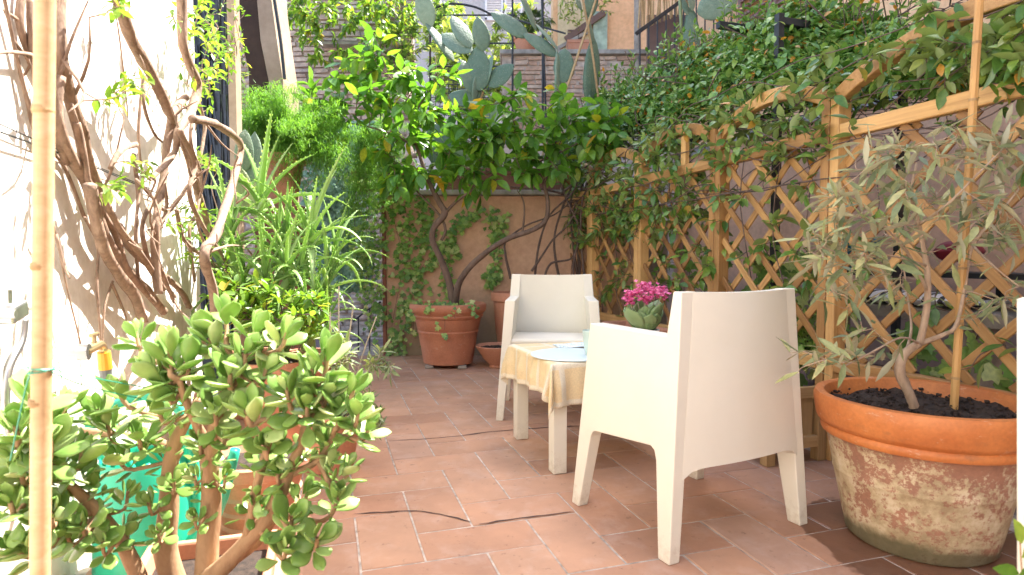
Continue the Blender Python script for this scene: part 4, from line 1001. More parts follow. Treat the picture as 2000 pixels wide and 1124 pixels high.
# ---- aloes
def aloe_leaf(L=1.0, wd=.11, arch=.5, teeth=16, seed=0):
    n = teeth; vs = []; fs = []; ang = 0.0; p = Vector((0, 0, 0)); ctr = []
    for i in range(n + 1):
        t = i / n; a = arch * (t ** 1.4) * 1.6; ctr.append((p.copy(), a)); p = p + Vector((0, math.cos(a), -math.sin(a))) * (L / n)
    for i, (c, a) in enumerate(ctr):
        t = i / n; hw = wd / 2 * (1 - t) ** .75 + .003; nv = Vector((0, math.sin(a), math.cos(a)))
        vs += [c + Vector((-hw, 0, 0)) + nv * hw * .75, c + Vector((-hw * .4, 0, 0)) - nv * hw * .1, c + Vector((hw * .4, 0, 0)) - nv * hw * .1, c + Vector((hw, 0, 0)) + nv * hw * .75, c + Vector((0, 0, 0)) + nv * hw * .3]
    for i in range(n):
        a = 5 * i
        fs += [(a, a + 1, a + 6, a + 5), (a + 1, a + 2, a + 7, a + 6), (a + 2, a + 3, a + 8, a + 7), (a + 3, a + 4, a + 9, a + 8), (a + 4, a, a + 5, a + 9)]
    for i in range(1, n):
        for (o_, sx) in ((0, -1), (3, 1)):
            p0 = vs[5 * i + o_]; p1 = vs[5 * (i + 1) + o_]; k = len(vs); vs += [p0.copy(), p0.lerp(p1, .45), p0.lerp(p1, .3) + Vector((sx * .013, .004, .006))]; fs.append((k, k + 1, k + 2))
    return mesh('leaf', vs, fs, True)
AL = [aloe_leaf(1, .095, a, 15) for a in (.15, .45, .8, 1.15)]
for me in AL: me.materials.append(M['aloe'])
def aloe(label, base, heads, group=None):
    t = thing('aloe', label, 'aloe', base); tb = MB()
    for (h, L, n, lean) in heads:
        tb.tube([base + rv(.03) * 1, base.lerp(h, .5) + rv(.04), h - ZD * .05, h + ZD * .06], [.022, .02, .018, .008], 7, 3)
        for k in range(n):
            f = k / n; a = k * 2.4 + rnd.random() * .5; el = R(82 - 78 * f + rnd.uniform(-8, 8))
            d = Vector((math.cos(a) * math.cos(el) + lean[0], math.sin(a) * math.cos(el) + lean[1], math.sin(el)))
            me = AL[min(3, int(f * 3.2 + rnd.random() * 1.2))]
            make('leaf', me, None, t, mtx=mtx(h + ZD * (.04 - .10 * f), d, ZD, L * rnd.uniform(.75, 1.15), rnd.uniform(-.2, .2), rnd.uniform(.8, 1.05)))
    tb.build('stem', M['aloe'], t, smooth=True); return t
B1 = at(500, 640, 3.35); B1.z = .3
aloe('tall aloe with long toothed leaves beside the dark iron gate', at(500, 660, 3.45), [(at(508, 405, 3.45), .50, 14, (.1, -.1)), (at(450, 470, 3.3), .42, 13, (.0, -.1)), (at(475, 555, 3.2), .36, 14, (.05, -.2)), (at(430, 520, 3.2), .34, 12, (0, -.1)), (at(545, 500, 3.3), .34, 13, (.05, -.2))])
aloe('aloe with arching toothed leaves in front of the blue green creeper', at(600, 690, 3.4), [(at(606, 470, 3.35), .46, 16, (.12, -.1)), (at(640, 560, 3.3), .34, 13, (.15, -.15)), (at(570, 590, 3.2), .33, 13, (.0, -.2)), (at(620, 620, 3.2), .3, 12, (.1, -.2)), (at(590, 540, 3.2), .34, 13, (.1, -.15)), (at(655, 500, 3.4), .32, 12, (.1, -.1)), (at(560, 470, 3.35), .34, 12, (.05, -.1))])
aloe('low bushy aloe clump above the jade plant', at(540, 690, 3.0), [(at(520, 560, 3.0), .32, 14, (0, -.2)), (at(560, 530, 3.1), .32, 14, (.1, -.2)), (at(600, 630, 3.0), .28, 13, (.1, -.2)), (at(480, 620, 2.9), .28, 12, (0, -.2)), (at(540, 640, 2.9), .25, 12, (0, -.3)), (at(640, 640, 3.0), .26, 10, (.1, -.2))])
shrub('aloe_undergrowth', 'bright narrow leaved undergrowth between the aloes and the jade plant', [(480, 590, 60, 50, 2.8, .2, 60), (590, 610, 60, 40, 2.8, .2, 50), (440, 560, 30, 60, 2.9, .1, 20)], T_SMALL, 'yel_leaf', 8, .06, nodes=[at(500, 700, 2.8), at(580, 700, 2.8)], cat='plants')
# blocks that carry the aloe pots
for k, (x, y, Y, r_, h_, lab) in enumerate(((500, 690, 3.45, .19, .34, 'terracotta pot of the tall aloe by the iron gate'), (600, 690, 3.4, .17, .3, 'terracotta pot of the aloe with arching leaves'), (540, 700, 3.0, .2, .3, 'terracotta pot of the low aloe clump'))):
    p = at(x, y, Y); z = p.z; p.z = .002
    pot('terracotta_pot', lab, p, [(0, 0), (r_ * .7, 0), (r_ * .95, z * .8), (r_ * 1.05, z * .82), (r_ * 1.08, z), (r_ * .98, z), (r_ * .9, z * .8)], M['pot'], r_ * .93, z * .93, seg=40)

# ---- prickly pears
def pad_mesh(seed):
    rr = random.Random(seed); n, m = 9, 16; vs = []; fs = []
    for i in range(n + 1):
        t = i / n; wf = math.sin(math.pi * (t ** .82)) ** .6 if 0 < t < 1 else .0
        wf = max(wf, .16 if i == 0 else .02)
        for k in range(m):
            a = 2 * math.pi * k / m; x = math.cos(a) * wf * .27; z = math.sin(a) * wf ** .7 * .035 + .03 * math.sin(t * 2.6)
            vs.append((x, t, z + rr.uniform(-.002, .002)))
    for i in range(n):
        for k in range(m): a = i * m + k; e = i * m + (k + 1) % m; fs.append((a, e, e + m, a + m))
    me = mesh('pad', vs, fs, True); me.materials.append(M['cactus']); return me
PADS = [pad_mesh(s) for s in range(3)]
def cactus(label, base, pads, sticks=(), group=None):
    t = thing('prickly_pear', label, 'cactus', base)
    for k, (x0, y0, x1, y1, Y, yaw, wf) in enumerate(pads):
        p0, p1 = at(x0, y0, Y), at(x1, y1, Y - .06 + .12 * rnd.random()); d = p1 - p0
        nrm = Vector((math.sin(yaw), -math.cos(yaw), .12)); make('pad', PADS[k % 3], None, t, mtx=mtx(p0 - d * .03, d, nrm, d.length * 1.06, 0, wf))
    for (x0, y0, x1, y1, Y) in sticks:
        b = MB(); b.tube([at(x0, y0, Y), at((x0 + x1) / 2 + 3, (y0 + y1) / 2, Y), at(x1, y1, Y)], .012, 7, 3, .2); b.build('support_cane', M['dull_wood'], t)
    return t
cactus('grey green prickly pear with stacked pads rising over the lemon crown', at(935, 345, 5.9), [
    (940, 345, 950, 270, 5.9, .2, .9), (948, 275, 925, 190, 5.9, .3, .9), (950, 270, 975, 195, 5.95, -.9, .8), (922, 195, 938, 165, 5.9, .2, 1), (930, 185, 898, 118, 5.9, .6, 1.0), (938, 175, 932, 93, 5.88, .1, 1.0), (955, 168, 1002, 128, 5.9, -.3, 1.15),
    (945, 170, 962, 110, 5.95, -1.0, 1), (930, 195, 875, 190, 5.9, .3, 1.1), (920, 100, 860, 70, 5.88, .6, 1.15), (918, 92, 882, 33, 5.88, .5, .95), (945, 98, 932, 35, 5.9, .2, 1.0), (885, 118, 832, 48, 5.9, .9, .62), (842, 52, 818, -20, 5.9, -.4, .95), (836, 48, 815, -25, 5.95, -.5, .7), (925, 200, 928, 150, 5.85, 1.1, .7)],
    [(915, 250, 955, 140, 5.95)])
cactus('dull blue prickly pear pads low behind the lemon leaves', at(870, 330, 5.75), [(875, 330, 850, 240, 5.75, .3, 1.3), (905, 340, 900, 265, 5.8, .5, .9), (1000, 290, 985, 235, 5.8, .4, .9)])
cactus('long armed prickly pear reaching left above the brick wall pots', at(1095, 400, 5.9), [
    (1090, 330, 1085, 220, 5.9, 1.2, .6), (1088, 225, 1086, 100, 5.9, 1.1, .5), (1086, 108, 1022, 68, 5.9, .7, .8), (1030, 72, 960, 27, 5.88, .5, .8), (1028, 62, 995, 36, 5.92, .9, .7), (1088, 95, 1045, 48, 5.9, 1.0, .5), (1046, 58, 1010, -20, 5.9, 1.0, .55), (1100, 160, 1103, 97, 5.86, .1, 1.1),
    (1140, 330, 1150, 190, 5.95, .6, .55), (1150, 200, 1158, 75, 5.95, .5, .55), (1160, 85, 1140, 22, 5.95, 1.0, .6), (1150, 32, 1160, -30, 5.95, .4, .9), (1135, 20, 1118, -20, 5.95, .9, .8)],
    [(1050, 330, 1170, -20, 5.85), (1168, 190, 1135, -15, 5.85)])
cactus('prickly pear at the foot of the stairs above the jasmine', at(1350, 180, 5.6), [(1350, 130, 1348, 15, 5.6, .2, .55), (1352, 20, 1345, -30, 5.6, .6, .9), (1365, 25, 1440, -5, 5.6, .5, 1.1), (1330, 60, 1322, -30, 5.6, 1.2, .4), (1345, 30, 1325, -10, 5.62, .4, .7)])
cactus('blue green prickly pear pads between the iron gate and the fern', at(480, 430, 3.75), [(478, 420, 470, 330, 3.75, .5, .8), (475, 335, 478, 255, 3.75, .7, .8), (490, 400, 498, 262, 3.8, .2, .55), (505, 430, 500, 350, 3.72, -.4, 1.0)])
# cactus soil: a raised bed behind the low wall
RB = MB(); RB.box((.15, 6.25, .62), 2.7, .86, 1.28); tag(RB.build('raised_bed', M['grey_stone']), 'raised bed of grey stone behind the orange wall holding the cacti', 'bed')

# palm in its pot
t = thing('palm', 'dark feathery palm in the terracotta pot on the brick wall', 'palm', PP + ZD * .18); ms = []; tb = MB()
for k in range(15):
    a = k * 2.4; e = .3 + .6 * (k % 5) / 5; c = PP + ZD * .18; tipp = c + Vector((math.cos(a) * e * .5, math.sin(a) * e * .35, .42 - e * .25)); P = tb.tube([c, c.lerp(tipp, .5) + ZD * .1, tipp], .004, 4, 8)
    for i, p in enumerate(P[1:]):
        d = (P[min(i + 2, len(P) - 1)] - P[i]).normalized(); s = d.cross(ZD).normalized()
        for q in (-1, 1): ms.append(mtx(p, s * q + d * .7 - ZD * .2, ZD, .14))
tb.build('stems', M['palm_leaf'], t); merged('foliage', [leaf_tpl(LAN, .13, .1, .2)], ms, M['palm_leaf'], t)

# ironwork behind the lemon tree
IR = thing('garden_railing', 'black iron railing with lattice panels behind the prickly pear', 'railing', at(930, 260, 7.6))
iY = 7.6
bar('rail', at(832, 212, 6.3), at(965, 218, 6.3), .025, .02, (0, -1, 0), M['iron'], IR); bar('rail', at(1030, 228, 6.3), at(1085, 231, 6.3), .025, .02, (0, -1, 0), M['iron'], IR)
for x in (840, 1001, 1060, 1067): b = MB(); b.tube([at(x, 250, iY), at(x - (10 if x == 1067 else 0), -40, iY)], .014, 6, 1); b.build('upright', M['iron'], IR)
for y in (30, 85, 130): bar('rail', at(835, y, iY), at(1005, y, iY), .018, .014, (0, -1, 0), M['iron'], IR)
bar('rail', at(1005, 38, iY), at(1105, 66, iY), .02, .014, (0, -1, 0), M['iron'], IR)
for k in range(14): x = 842 + k * 8.6; b = MB(); b.tube([at(x, 240, iY + .05), at(x, 135, iY + .05)], .006, 4, 1); b.build('lattice_bar', M['iron'], IR)
for k in range(12): bar('lattice_bar', at(840, 140 + k * 8.5, iY + .06), at(960, 140 + k * 8.5, iY + .06), .012, .006, (0, -1, 0), M['iron'], IR)
b = MB(); b.tube([at(835, 40, 6.8), at(850, 18, 6.8), (at(880, 8, 6.8)), at(930, 15, 6.8), at(975, 40, 6.8), at(1010, 75, 6.8)], .013, 6, 5); b.build('arch_hoop', M['iron'], IR)

# ---- jasmine over the neighbour's frame and through the trellis
PG = thing('steel_pergola', 'black steel frame with wire mesh carrying the jasmine beyond the fence', 'pergola', W(2.9, 4, 0))
for (u, v) in ((2.40, 2.8), (2.45, 5.6), (3.3, 2.8), (3.3, 5.6)):
    b = MB(); b.box(W(u, v, 1.12 if u != 2.62 else 1.2), .036, .036, 2.24 if u != 2.62 else 2.4, Matrix.Rotation(TH, 3, 'Z')); b.build('post', M['iron'], PG)
for (u, v, u2, v2, z) in ((2.45, 2.8, 2.45, 5.65, 2.0), (3.3, 2.8, 3.3, 5.65, 2.0), (2.45, 5.6, 3.3, 5.6, 2.0), (2.40, 2.8, 3.3, 2.8, 2.2), (2.4, 3.35, 3.3, 3.35, 2.38), (2.45, 4.4, 3.3, 4.4, 2.0)):
    bar('beam', W(u, v, z), W(u2, v2, z), .04, .04, (0, 0, 1), M['iron'], PG)
b = MB()
for k in range(34): v = 1.25 + k * .13; zz = 1.72 if v < 2.9 else 2.015; b.tube([W(2.42, v, zz), W(3.2, v + .5, zz + .02)], .003, 3, 1, cap=False); b.tube([W(2.42, v + .5, zz + .003), W(3.2, v, zz + .023)], .003, 3, 1, cap=False)
b.build('wire_mesh', M['iron'], PG, stuff=True)
J = thing('jasmine', 'mass of jasmine foliage with a few orange leaves heaped over the steel frame', 'climber', W(2.6, 5.4, 0)); ms = []; tb = MB()
JTOP = lambda v: 1.80 + .56 * min(1, max(0, (v - 2.0) / .95)) + .05 * max(0, v - 3)
for _ in range(36000):
    v = rnd.uniform(1.5, 5.95)
    top = JTOP(v) + .10 * noise.noise(Vector((v * 2.2, 3, 0)))
    bot = 1.84 + .09 * noise.noise(Vector((v * 3, 0, 5))) - .2 * min(1, max(0, (2.9 - v) / .5))
    q = rnd.random()
    if q < .5:                        # front face, leaning outwards towards its foot
        f = rnd.random(); z = bot + (top - bot) * f; u = 2.32 + .34 * f ** 1.3 + .10 * noise.noise(Vector((v * 4, z * 4, 1))) + rnd.gauss(0, .035)
    elif q < .85:                     # top
        u = rnd.uniform(2.6, 3.4); z = top - .16 * ((u - 2.75) / .65) ** 2 + .06 * noise.noise(Vector((u * 4, v * 4, 7))) + rnd.gauss(0, .03)
    else: u = rnd.uniform(2.35, 3.3); z = rnd.uniform(bot, top - .05)
    if noise.noise(Vector((u * 5, v * 5, z * 5))) < -.30: continue
    p = W(u, v, z); d = rv(1) + Vector((0, -.3, .25 if q > .5 else -.3)); ms.append(mtx(p, d, Vector((rnd.uniform(-.6, .6), -.5, 1)), rnd.uniform(.034, .08)))
merged('foliage', T_JAS, ms, M['per_leaf'], J)
for _ in range(150):
    v = rnd.uniform(1.7, 5.7); p = W(2.4 + rnd.random() * .9, v, 1.95 + rnd.random() * .3); q = p + Vector((rnd.uniform(-.5, .5), rnd.uniform(-.5, .5), rnd.uniform(-.1, .3))); tb.tube([p, p.lerp(q, .5) + rv(.1), q], .004, 4, 3, cap=False)
# shoots standing up from the top
tps = []
for _ in range(130):
    v = rnd.uniform(2.3, 5.7); p = W(rnd.uniform(2.5, 3.0), v, JTOP(v) - .08); q = p + Vector((rnd.uniform(-.08, .08), rnd.uniform(-.1, .1), rnd.uniform(.18, .34))); P = tb.tube([p, p.lerp(q, .5) + rv(.02), q], .0022, 4, 3, cap=False); tps.append((q, (q - p).normalized(), P))
merged('shoots', T_JAS, tufts(tps, 9, .055, .9, .3, .2), M['per_leaf'], J)
tb.build('stems', M['bark_dark'], J)
# bare twining stems by the low wall corner
TS = thing('twining_jasmine', 'bare brown jasmine stems tangled at the corner of wall and fence', 'climber', at(1075, 700, 5.3)); tb = MB()
for l in ([(1045, 545), (1050, 480), (1075, 420), (1120, 370), (1135, 300)], [(1090, 545), (1085, 470), (1100, 400), (1130, 340), (1150, 270)], [(1130, 560), (1128, 480), (1120, 420), (1135, 360), (1110, 300)], [(1140, 540), (1132, 450), (1140, 380), (1180, 320), (1210, 260)],
          [(1000, 545), (985, 500), (990, 470), (1030, 440), (1080, 420), (1120, 390)], [(1040, 530), (1060, 500), (1080, 470), (1110, 440), (1130, 400)], [(1125, 620), (1122, 520), (1130, 450), (1105, 380), (1090, 330)], [(1128, 600), (1136, 500), (1128, 430), (1150, 350), (1190, 300), (1230, 240)],
          [(1095, 380), (1130, 350), (1160, 300), (1180, 240)], [(1110, 350), (1150, 320), (1190, 280)], [(1060, 545), (1075, 515), (1115, 505), (1130, 470)], [(1100, 380), (1060, 370), (1020, 368), (1000, 365)], [(1130, 545), (1118, 470), (1112, 410), (1128, 345), (1165, 285)]):
    off = rnd.uniform(-.12, .12); tb.tube([at(x + rnd.uniform(-3, 3), y, 5.25 + off + .04 * rnd.random()) for x, y in l], [rnd.uniform(.009, .014), .009, .008, .005], 6, 5, .25)
tb.build('stems', M['bark_dark'], TS, smooth=True)
# jasmine through the trellis
JF = thing('jasmine', 'jasmine sprays with glossy leaves twining along the top of the trellis fence', 'climber', W(FU, 4.9, 0)); tb = MB(); tps = []; nodes = []
for k in range(11):
    v = 5.3; z = rnd.uniform(1.3, 1.6); P = []
    while v > 1.0:
        P.append(W(FU - .03 + rnd.uniform(-.06, .09), v, z)); v -= rnd.uniform(.18, .4); z = min(1.82, max(1.25, z + rnd.uniform(-.16, .17)))
    nodes += tb.tube(P, [.005, .003, .0025], 5, 5)
for vp in (2.25, 2.5, 2.75, 3.15, 3.4, 3.9, 4.1, 4.5, 3.0, 2.95, 4.75, 5.0):
    P = []; z = .45; v = vp
    while z < 1.6: P.append(W(FU + rnd.uniform(-.05, .05), v, z)); z += rnd.uniform(.15, .3); v += rnd.uniform(-.09, .09)
    if len(P) > 2: nodes += tb.tube(P, .003, 5, 4)
tg = []
for (v0, v1, z0, z1, n) in ((1.0, 2.2, 1.42, 1.72, 44), (2.1, 3.0, 1.35, 1.78, 90), (2.9, 3.9, 1.1, 1.75, 140), (3.8, 4.9, 1.0, 1.75, 150), (4.6, 5.4, 1.0, 1.8, 70), (2.2, 3.0, .5, 1.3, 40), (3.0, 3.9, .55, 1.3, 60), (3.9, 4.7, .5, 1.2, 36), (1.1, 2.1, .5, 1.3, 14)):
    for _ in range(n): tg.append(W(FU + rnd.uniform(-.13, .12), rnd.uniform(v0, v1), rnd.uniform(z0, z1)))
for (x, y, n) in ((1960, 90, 16), (1990, 130, 12), (1990, 40, 6), (1830, 25, 6), (1800, 90, 8), (1900, 120, 7)):
    for _ in range(n): tg.append(atu(x + rnd.uniform(-25, 25), y + rnd.uniform(-25, 25), FU + rnd.uniform(-.1, .05)))
tips = grow(tb, nodes, tg, .0022, -.02, .15); tb.build('stems', M['bark_dark'], JF, smooth=True)
split_leaves(T_JAS, tufts(tips, 6, .078, .9, .55, .12), M['jas_leaf'], JF)
ivy_patch('ivy', 'ivy growing low behind the trellis between the fence posts', [[W(2.45, v, .0), W(2.42, v + .05, .5), W(2.4, v + rnd.uniform(-.1, .1), .9)] for v in (2.3, 2.5, 2.7, 2.9, 3.3, 3.6)], 70, .06, .07)
ivy_patch('ivy', 'leafy ivy clump beyond the trellis behind the big olive pot', [[W(2.55, v, .0), W(2.5, v + .05, .35), W(2.5, v + rnd.uniform(-.1, .1), .6)] for v in (1.35, 1.6, 1.8, 2.0)], 50, .07, .07)

# ---- things on the neighbour's terrace, seen through the trellis
BN = thing('stone_bench', 'long grey stone bench seen through the trellis', 'bench', W(3.6, 2.6, 0))
uvbox(3.4, 3.9, 1.2, 3.9, .52, .60, 'slab', M['grey_stone'], BN, .01)
for v in (1.4, 2.5, 3.6): uvbox(3.5, 3.8, v, v + .12, -.02, .52, 'support', M['grey_stone'], BN, .01)
def cushion(name, label, c, sx, sy, sz, ang, mat, cat='cushion'):
    b = MB(); n = 14; vs = []; fs = []
    for side in (1, -1):
        for j in range(n + 1):
            for i in range(n + 1):
                x, y = -1 + 2 * i / n, -1 + 2 * j / n; h_ = ((1 - x ** 4) * (1 - y ** 4)) ** .5
                vs.append(Vector(c) + Matrix.Rotation(ang, 3, 'Z') @ Vector((x * sx / 2, y * sy / 2, side * h_ * sz / 2 + sz / 2)))
    K = (n + 1) ** 2
    for j in range(n):
        for i in range(n): a = j * (n + 1) + i; fs += [(a, a + 1, a + n + 2, a + n + 1), (K + a, K + a + n + 1, K + a + n + 2, K + a + 1)]
    b.add(vs, fs); o = b.build(name, mat, smooth=True); tag(o, label, cat)
sm = NT('striped_canvas'); wv = sm.new('ShaderNodeTexWave'); wv.inputs['Scale'].default_value = 3.2; wv.bands_direction = 'X'; mp = sm.new('ShaderNodeMapping'); mp.inputs['Rotation'].default_value = (0, 0, -TH - R(90)); g_ = sm.new('ShaderNodeNewGeometry'); sm.link(g_.outputs['Position'], mp.inputs[0]); sm.link(mp.outputs[0], wv.inputs['Vector'])
sm.base(sm.ramp(wv.outputs['Fac'], [(.7, (.75, .75, .78)), (.74, (.03, .03, .04))])); sm.p.inputs['Roughness'].default_value = .85
cushion('striped_cushion', 'black and white striped seat cushion on the bench beyond the trellis, right', W(3.6, 1.75, .602), 1.0, .42, .09, TH + R(90), sm.m)
cushion('striped_cushion', 'black and white striped seat cushion on the bench behind the fence post', W(3.6, 2.95, .602), 1.0, .42, .09, TH + R(90), sm.m)
cushion('red_cushion', 'dark red cushion leaning on the wall behind the olive branches', atu(1872, 512, 3.75), .2, .18, .13, TH + R(90), M['red_plastic'])
b = MB(); c = atu(1676, 500, 3.7) - ZD * .1; b.lathe([(0, 0), (.10, 0), (.14, .2), (.15, .2), (.15, .22), (.135, .22), (.1, .02), (0, .02)], c, 32); tag(b.build('blue_tub', M['blue_plastic'], smooth=True), 'blue plastic tub seen through the trellis beside the post', 'tub')
uvbox_s = MB(); uvbox_s.prism([W(3.6, 1.2, .602), W(3.6, 1.2, .602)], Vector((0, 0, .01)))
SH = thing('wall_shelf', 'dark wall shelf carrying the blue tub and the red cushion beyond the trellis', 'shelf', W(3.85, 2.4, 0))
zs = (atu(1676, 500, 3.7) - ZD * .1).z
uvbox(3.55, 3.95, 1.3, 4.0, min(zs, atu(1872, 512, 3.75).z) - .035, min(zs, atu(1872, 512, 3.75).z) - .003, 'board', M['iron'], SH)
for v in (1.5, 2.6, 3.8): uvbox(3.88, 3.92, v, v + .03, -.02, min(zs, .9) - .04, 'leg', M['iron'], SH)
pot('terracotta_pot', 'small red clay pot in the planter box behind the near chair', W(1.94, 2.42, .283), [(0, 0), (.06, 0), (.08, .11), (.088, .11), (.09, .14), (.08, .14), (.07, .1)], M['oldpot_rim'], .07, .12, seg=32)
trough('clay_trough', 'reddish clay trough on the second planter box near the far chair', W(1.95, 3.55, .287), .6, .2, .17, M['pot'], TH + R(90))
shrub('planter_greens', 'soft light green leaves growing in the planter box behind the near chair', [(1575, 690, 26, 32, 2.9, .1, 26), (1540, 640, 30, 40, 3.0, .1, 18), (1575, 620, 20, 30, 2.95, .1, 12)], T_IVY, 'ivy_leaf', 6, .05, nodes=[W(1.94, 2.55, .28), W(1.94, 2.75, .28)], cat='plants')

# ================================================================== OLIVE TREE AND STAKE
base = OP + Vector((.0, 0, .42)); OT = thing('olive_tree', 'young olive tree with a twisted trunk in the big old pot', 'tree', base); tb = MB(); nodes = []
OYY = 1.9
for l, r_ in (([(1787, 800, OYY), (1776, 770, OYY), (1762, 742, OYY), (1758, 715, OYY), (1768, 690, OYY), (1795, 672, OYY)], [.016, .015, .015, .015, .014, .012]),
              ([(1795, 672, OYY), (1806, 630, OYY), (1812, 580, OYY), (1810, 520, OYY), (1795, 440, OYY), (1780, 380, OYY - .05), (1790, 320, OYY - .05)], [.011, .011, .010, .009, .007, .005, .003]),
              ([(1795, 672, OYY), (1840, 655, OYY), (1868, 635, OYY), (1885, 560, OYY + .02), (1900, 480, OYY + .02), (1950, 420, OYY), (1990, 370, OYY)], [.009, .007, .006, .005, .005, .004, .003]),
              ([(1787, 800, OYY), (1772, 745, OYY + .01), (1764, 738, OYY)], [.008, .007, .006]),
              ([(1812, 570, OYY), (1770, 490, OYY - .06), (1720, 440, OYY - .1), (1670, 420, OYY - .1)], [.005, .004, .003, .002]),
              ([(1768, 690, OYY), (1780, 640, OYY + .1), (1770, 560, OYY + .15), (1760, 480, OYY + .15)], [.005, .004, .003, .002]),
              ([(1795, 672, OYY), (1760, 660, OYY - .1), (1700, 690, OYY - .15), (1640, 720, OYY - .2)], [.004, .003, .003, .002]),
              ([(1900, 480, OYY), (1940, 520, OYY - .1), (1990, 560, OYY - .15)], [.004, .003, .002]),
              ([(1795, 440, OYY), (1850, 400, OYY - .1), (1900, 350, OYY - .12), (1960, 290, OYY - .1)], [.005, .004, .003, .002]),
              ([(1810, 520, OYY), (1740, 500, OYY - .1), (1660, 500, OYY - .15), (1600, 480, OYY - .15)], [.004, .003, .002, .0015])):
    nodes += tb.tube(pts(l), r_, 7, 5, .2)
tg = cloud([(1720, 320, 80, 70, 1.85, .15, 22), (1740, 420, 130, 60, 1.85, .22, 30), (1900, 330, 110, 90, 1.85, .22, 30), (1660, 500, 110, 60, 1.82, .2, 26), (1920, 450, 110, 80, 1.85, .2, 26), (1690, 570, 100, 50, 1.85, .2, 22), (1920, 570, 90, 60, 1.85, .2, 12), (1600, 700, 90, 40, 1.72, .12, 12), (1600, 480, 60, 40, 1.75, .15, 12), (1700, 680, 60, 40, 1.85, .15, 6), (1970, 290, 50, 70, 1.85, .1, 12), (1620, 390, 50, 60, 1.85, .12, 7)])
tips = grow(tb, [n for n in nodes if n.z > .55], tg, .0014, .0, .16); tb.build('trunk', M['bark_olive'], OT, smooth=True)
split_leaves(T_OLIVE, tufts(tips, 4, .078, .75, .3, .14), M['olive_leaf'], OT)
BS = thing('bamboo_stake', 'bamboo stake standing in the big olive pot', 'stake', at(1864, 795, 1.93))
P = [at(1862, 815, 1.93), at(1878, 640, 1.93), at(1893, 400, 1.93), at(1907, 150, 1.93), at(1917, -60, 1.93)]
bar('cane', P[0], P[-1], .0225, .0225, (0, -1, 0), M['bamboo'], BS, .0065)
for k in range(8):
    q = P[0].lerp(P[-1], .09 + k * .125); d = (P[-1] - P[0]).normalized(); b = MB(); b.tube([q - d * .004, q + d * .004], .0131, 10, 1); b.build('node', M['dull_wood'], BS)
# soil crumbs in the olive pot
for _ in range(1):
    ms = []
    for _ in range(420):
        a = rnd.random() * 6.28; r_ = .262 * math.sqrt(rnd.random()); s = rnd.uniform(.0015, .006)
        ms.append(Matrix.Translation(OP + Vector((r_ * math.cos(a), r_ * math.sin(a), .425 + rnd.uniform(-.006, .008)))) @ Matrix.Rotation(rnd.random() * 6, 4, 'Z') @ Matrix.Rotation(rnd.random() * 6, 4, 'X') @ Matrix.Diagonal((s, s * .8, s * .6, 1)))
    cb = MB(); cb.box((0, 0, 0), 2, 2, 2); tv = np.array([v[:] for v in cb.v]); tf = np.array(cb.f); tv *= (1 + .25 * np.random.RandomState(1).randn(*tv.shape))
    o = merged('soil_crumbs', [(tv, tf)], ms, M['soil'], bpy.data.objects['terracotta_pot.001'])

# ================================================================== VINE ON THE WHITE WALL
VW = thing('climbing_vine', 'old climbing vine with thick twisted stems on the white wall', 'vine', atu(300, 640, -.6)); tb = MB(); nodes = []
def vp(l, u0=-.61, j=.008): return [atu(x / 2, y / 2, u0 + rnd.uniform(-j, j)) for x, y in l]
for l, r_, u0 in (([(225, -60), (230, 100), (238, 250), (300, 480), (370, 700), (440, 860), (540, 1000), (690, 1120), (740, 1200)], [.017, .017, .018, .018, .017, .014, .013, .013], -.66),
              ([(235, 300), (225, 480), (280, 620), (340, 720), (400, 900), (480, 1040), (560, 1124), (640, 1220)], [.013, .015, .016, .016, .016, .017, .017], -.66),
              ([(350, 720), (390, 930), (440, 1040), (520, 1150), (560, 1250)], [.018, .016, .017, .017], -.63),
              ([(455, -40), (510, 150), (580, 270), (640, 400), (690, 500), (740, 620), (780, 780), (840, 960), (890, 1124), (920, 1250)], [.016, .018, .018, .018, .017, .016, .015, .016], -.56),
              ([(745, 365), (680, 430), (660, 520), (640, 700), (610, 850), (610, 1000), (620, 1150)], [.016, .016, .015, .014, .014, .014], -.58),
              ([(705, -60), (712, 60), (720, 200), (770, 320), (755, 420), (700, 510), (680, 600), (590, 700)], [.016, .018, .018, .018, .016, .012, .008], -.52),
              ([(750, 465), (850, 490), (940, 565), (920, 680), (850, 900), (800, 990), (830, 1124), (840, 1240)], [.014, .016, .018, .018, .018, .018, .017], -.42),
              ([(775, 400), (800, 500), (780, 640), (780, 800), (740, 900), (760, 1100)], [.01, .009, .008, .007], -.6),
              ([(90, -60), (80, 110), (140, 240), (230, 330)], [.008, .009, .010, .010], -.68),
              ([(10, -40), (60, 200), (110, 400), (150, 540), (250, 650), (330, 850)], [.004, .005, .005, .005, .005], -.685),
              ([(740, 720), (660, 820), (600, 780), (530, 700)], [.008, .007, .005, .003], -.6),
              ([(620, 760), (560, 860), (570, 980), (620, 1100)], [.008, .009, .009, .009], -.63),
              ([(530, 565), (470, 590), (430, 660)], [.009, .008, .006], -.58),
              ([(800, 990), (900, 960), (960, 965)], [.008, .005, .002], -.42),
              ([(640, 1130), (560, 1010), (460, 880), (400, 760)], [.01, .01, .009, .008], -.6),
              ([(690, 820), (720, 940), (800, 1010), (900, 1110)], [.007, .008, .008, .008], -.56),
              ([(200, 850), (230, 960), (260, 1120), (330, 1400)], [.003, .003, .003, .002], -.66), ([(330, 850), (380, 960), (380, 1120), (400, 1400)], [.004, .004, .004, .003], -.66), ([(440, 1100), (410, 1200), (400, 1350)], [.004, .003], -.66), ([(520, 600), (540, 760), (530, 900), (540, 1100)], [.008, .007, .006, .005], -.64), ([(460, 100), (480, 260), (500, 460)], [.003, .003, .002], -.65), ([(560, 300), (540, 520), (560, 720)], [.006, .005, .004], -.65)):
    nodes += tb.tube(vp(l, u0), r_, 9, 6, .45)
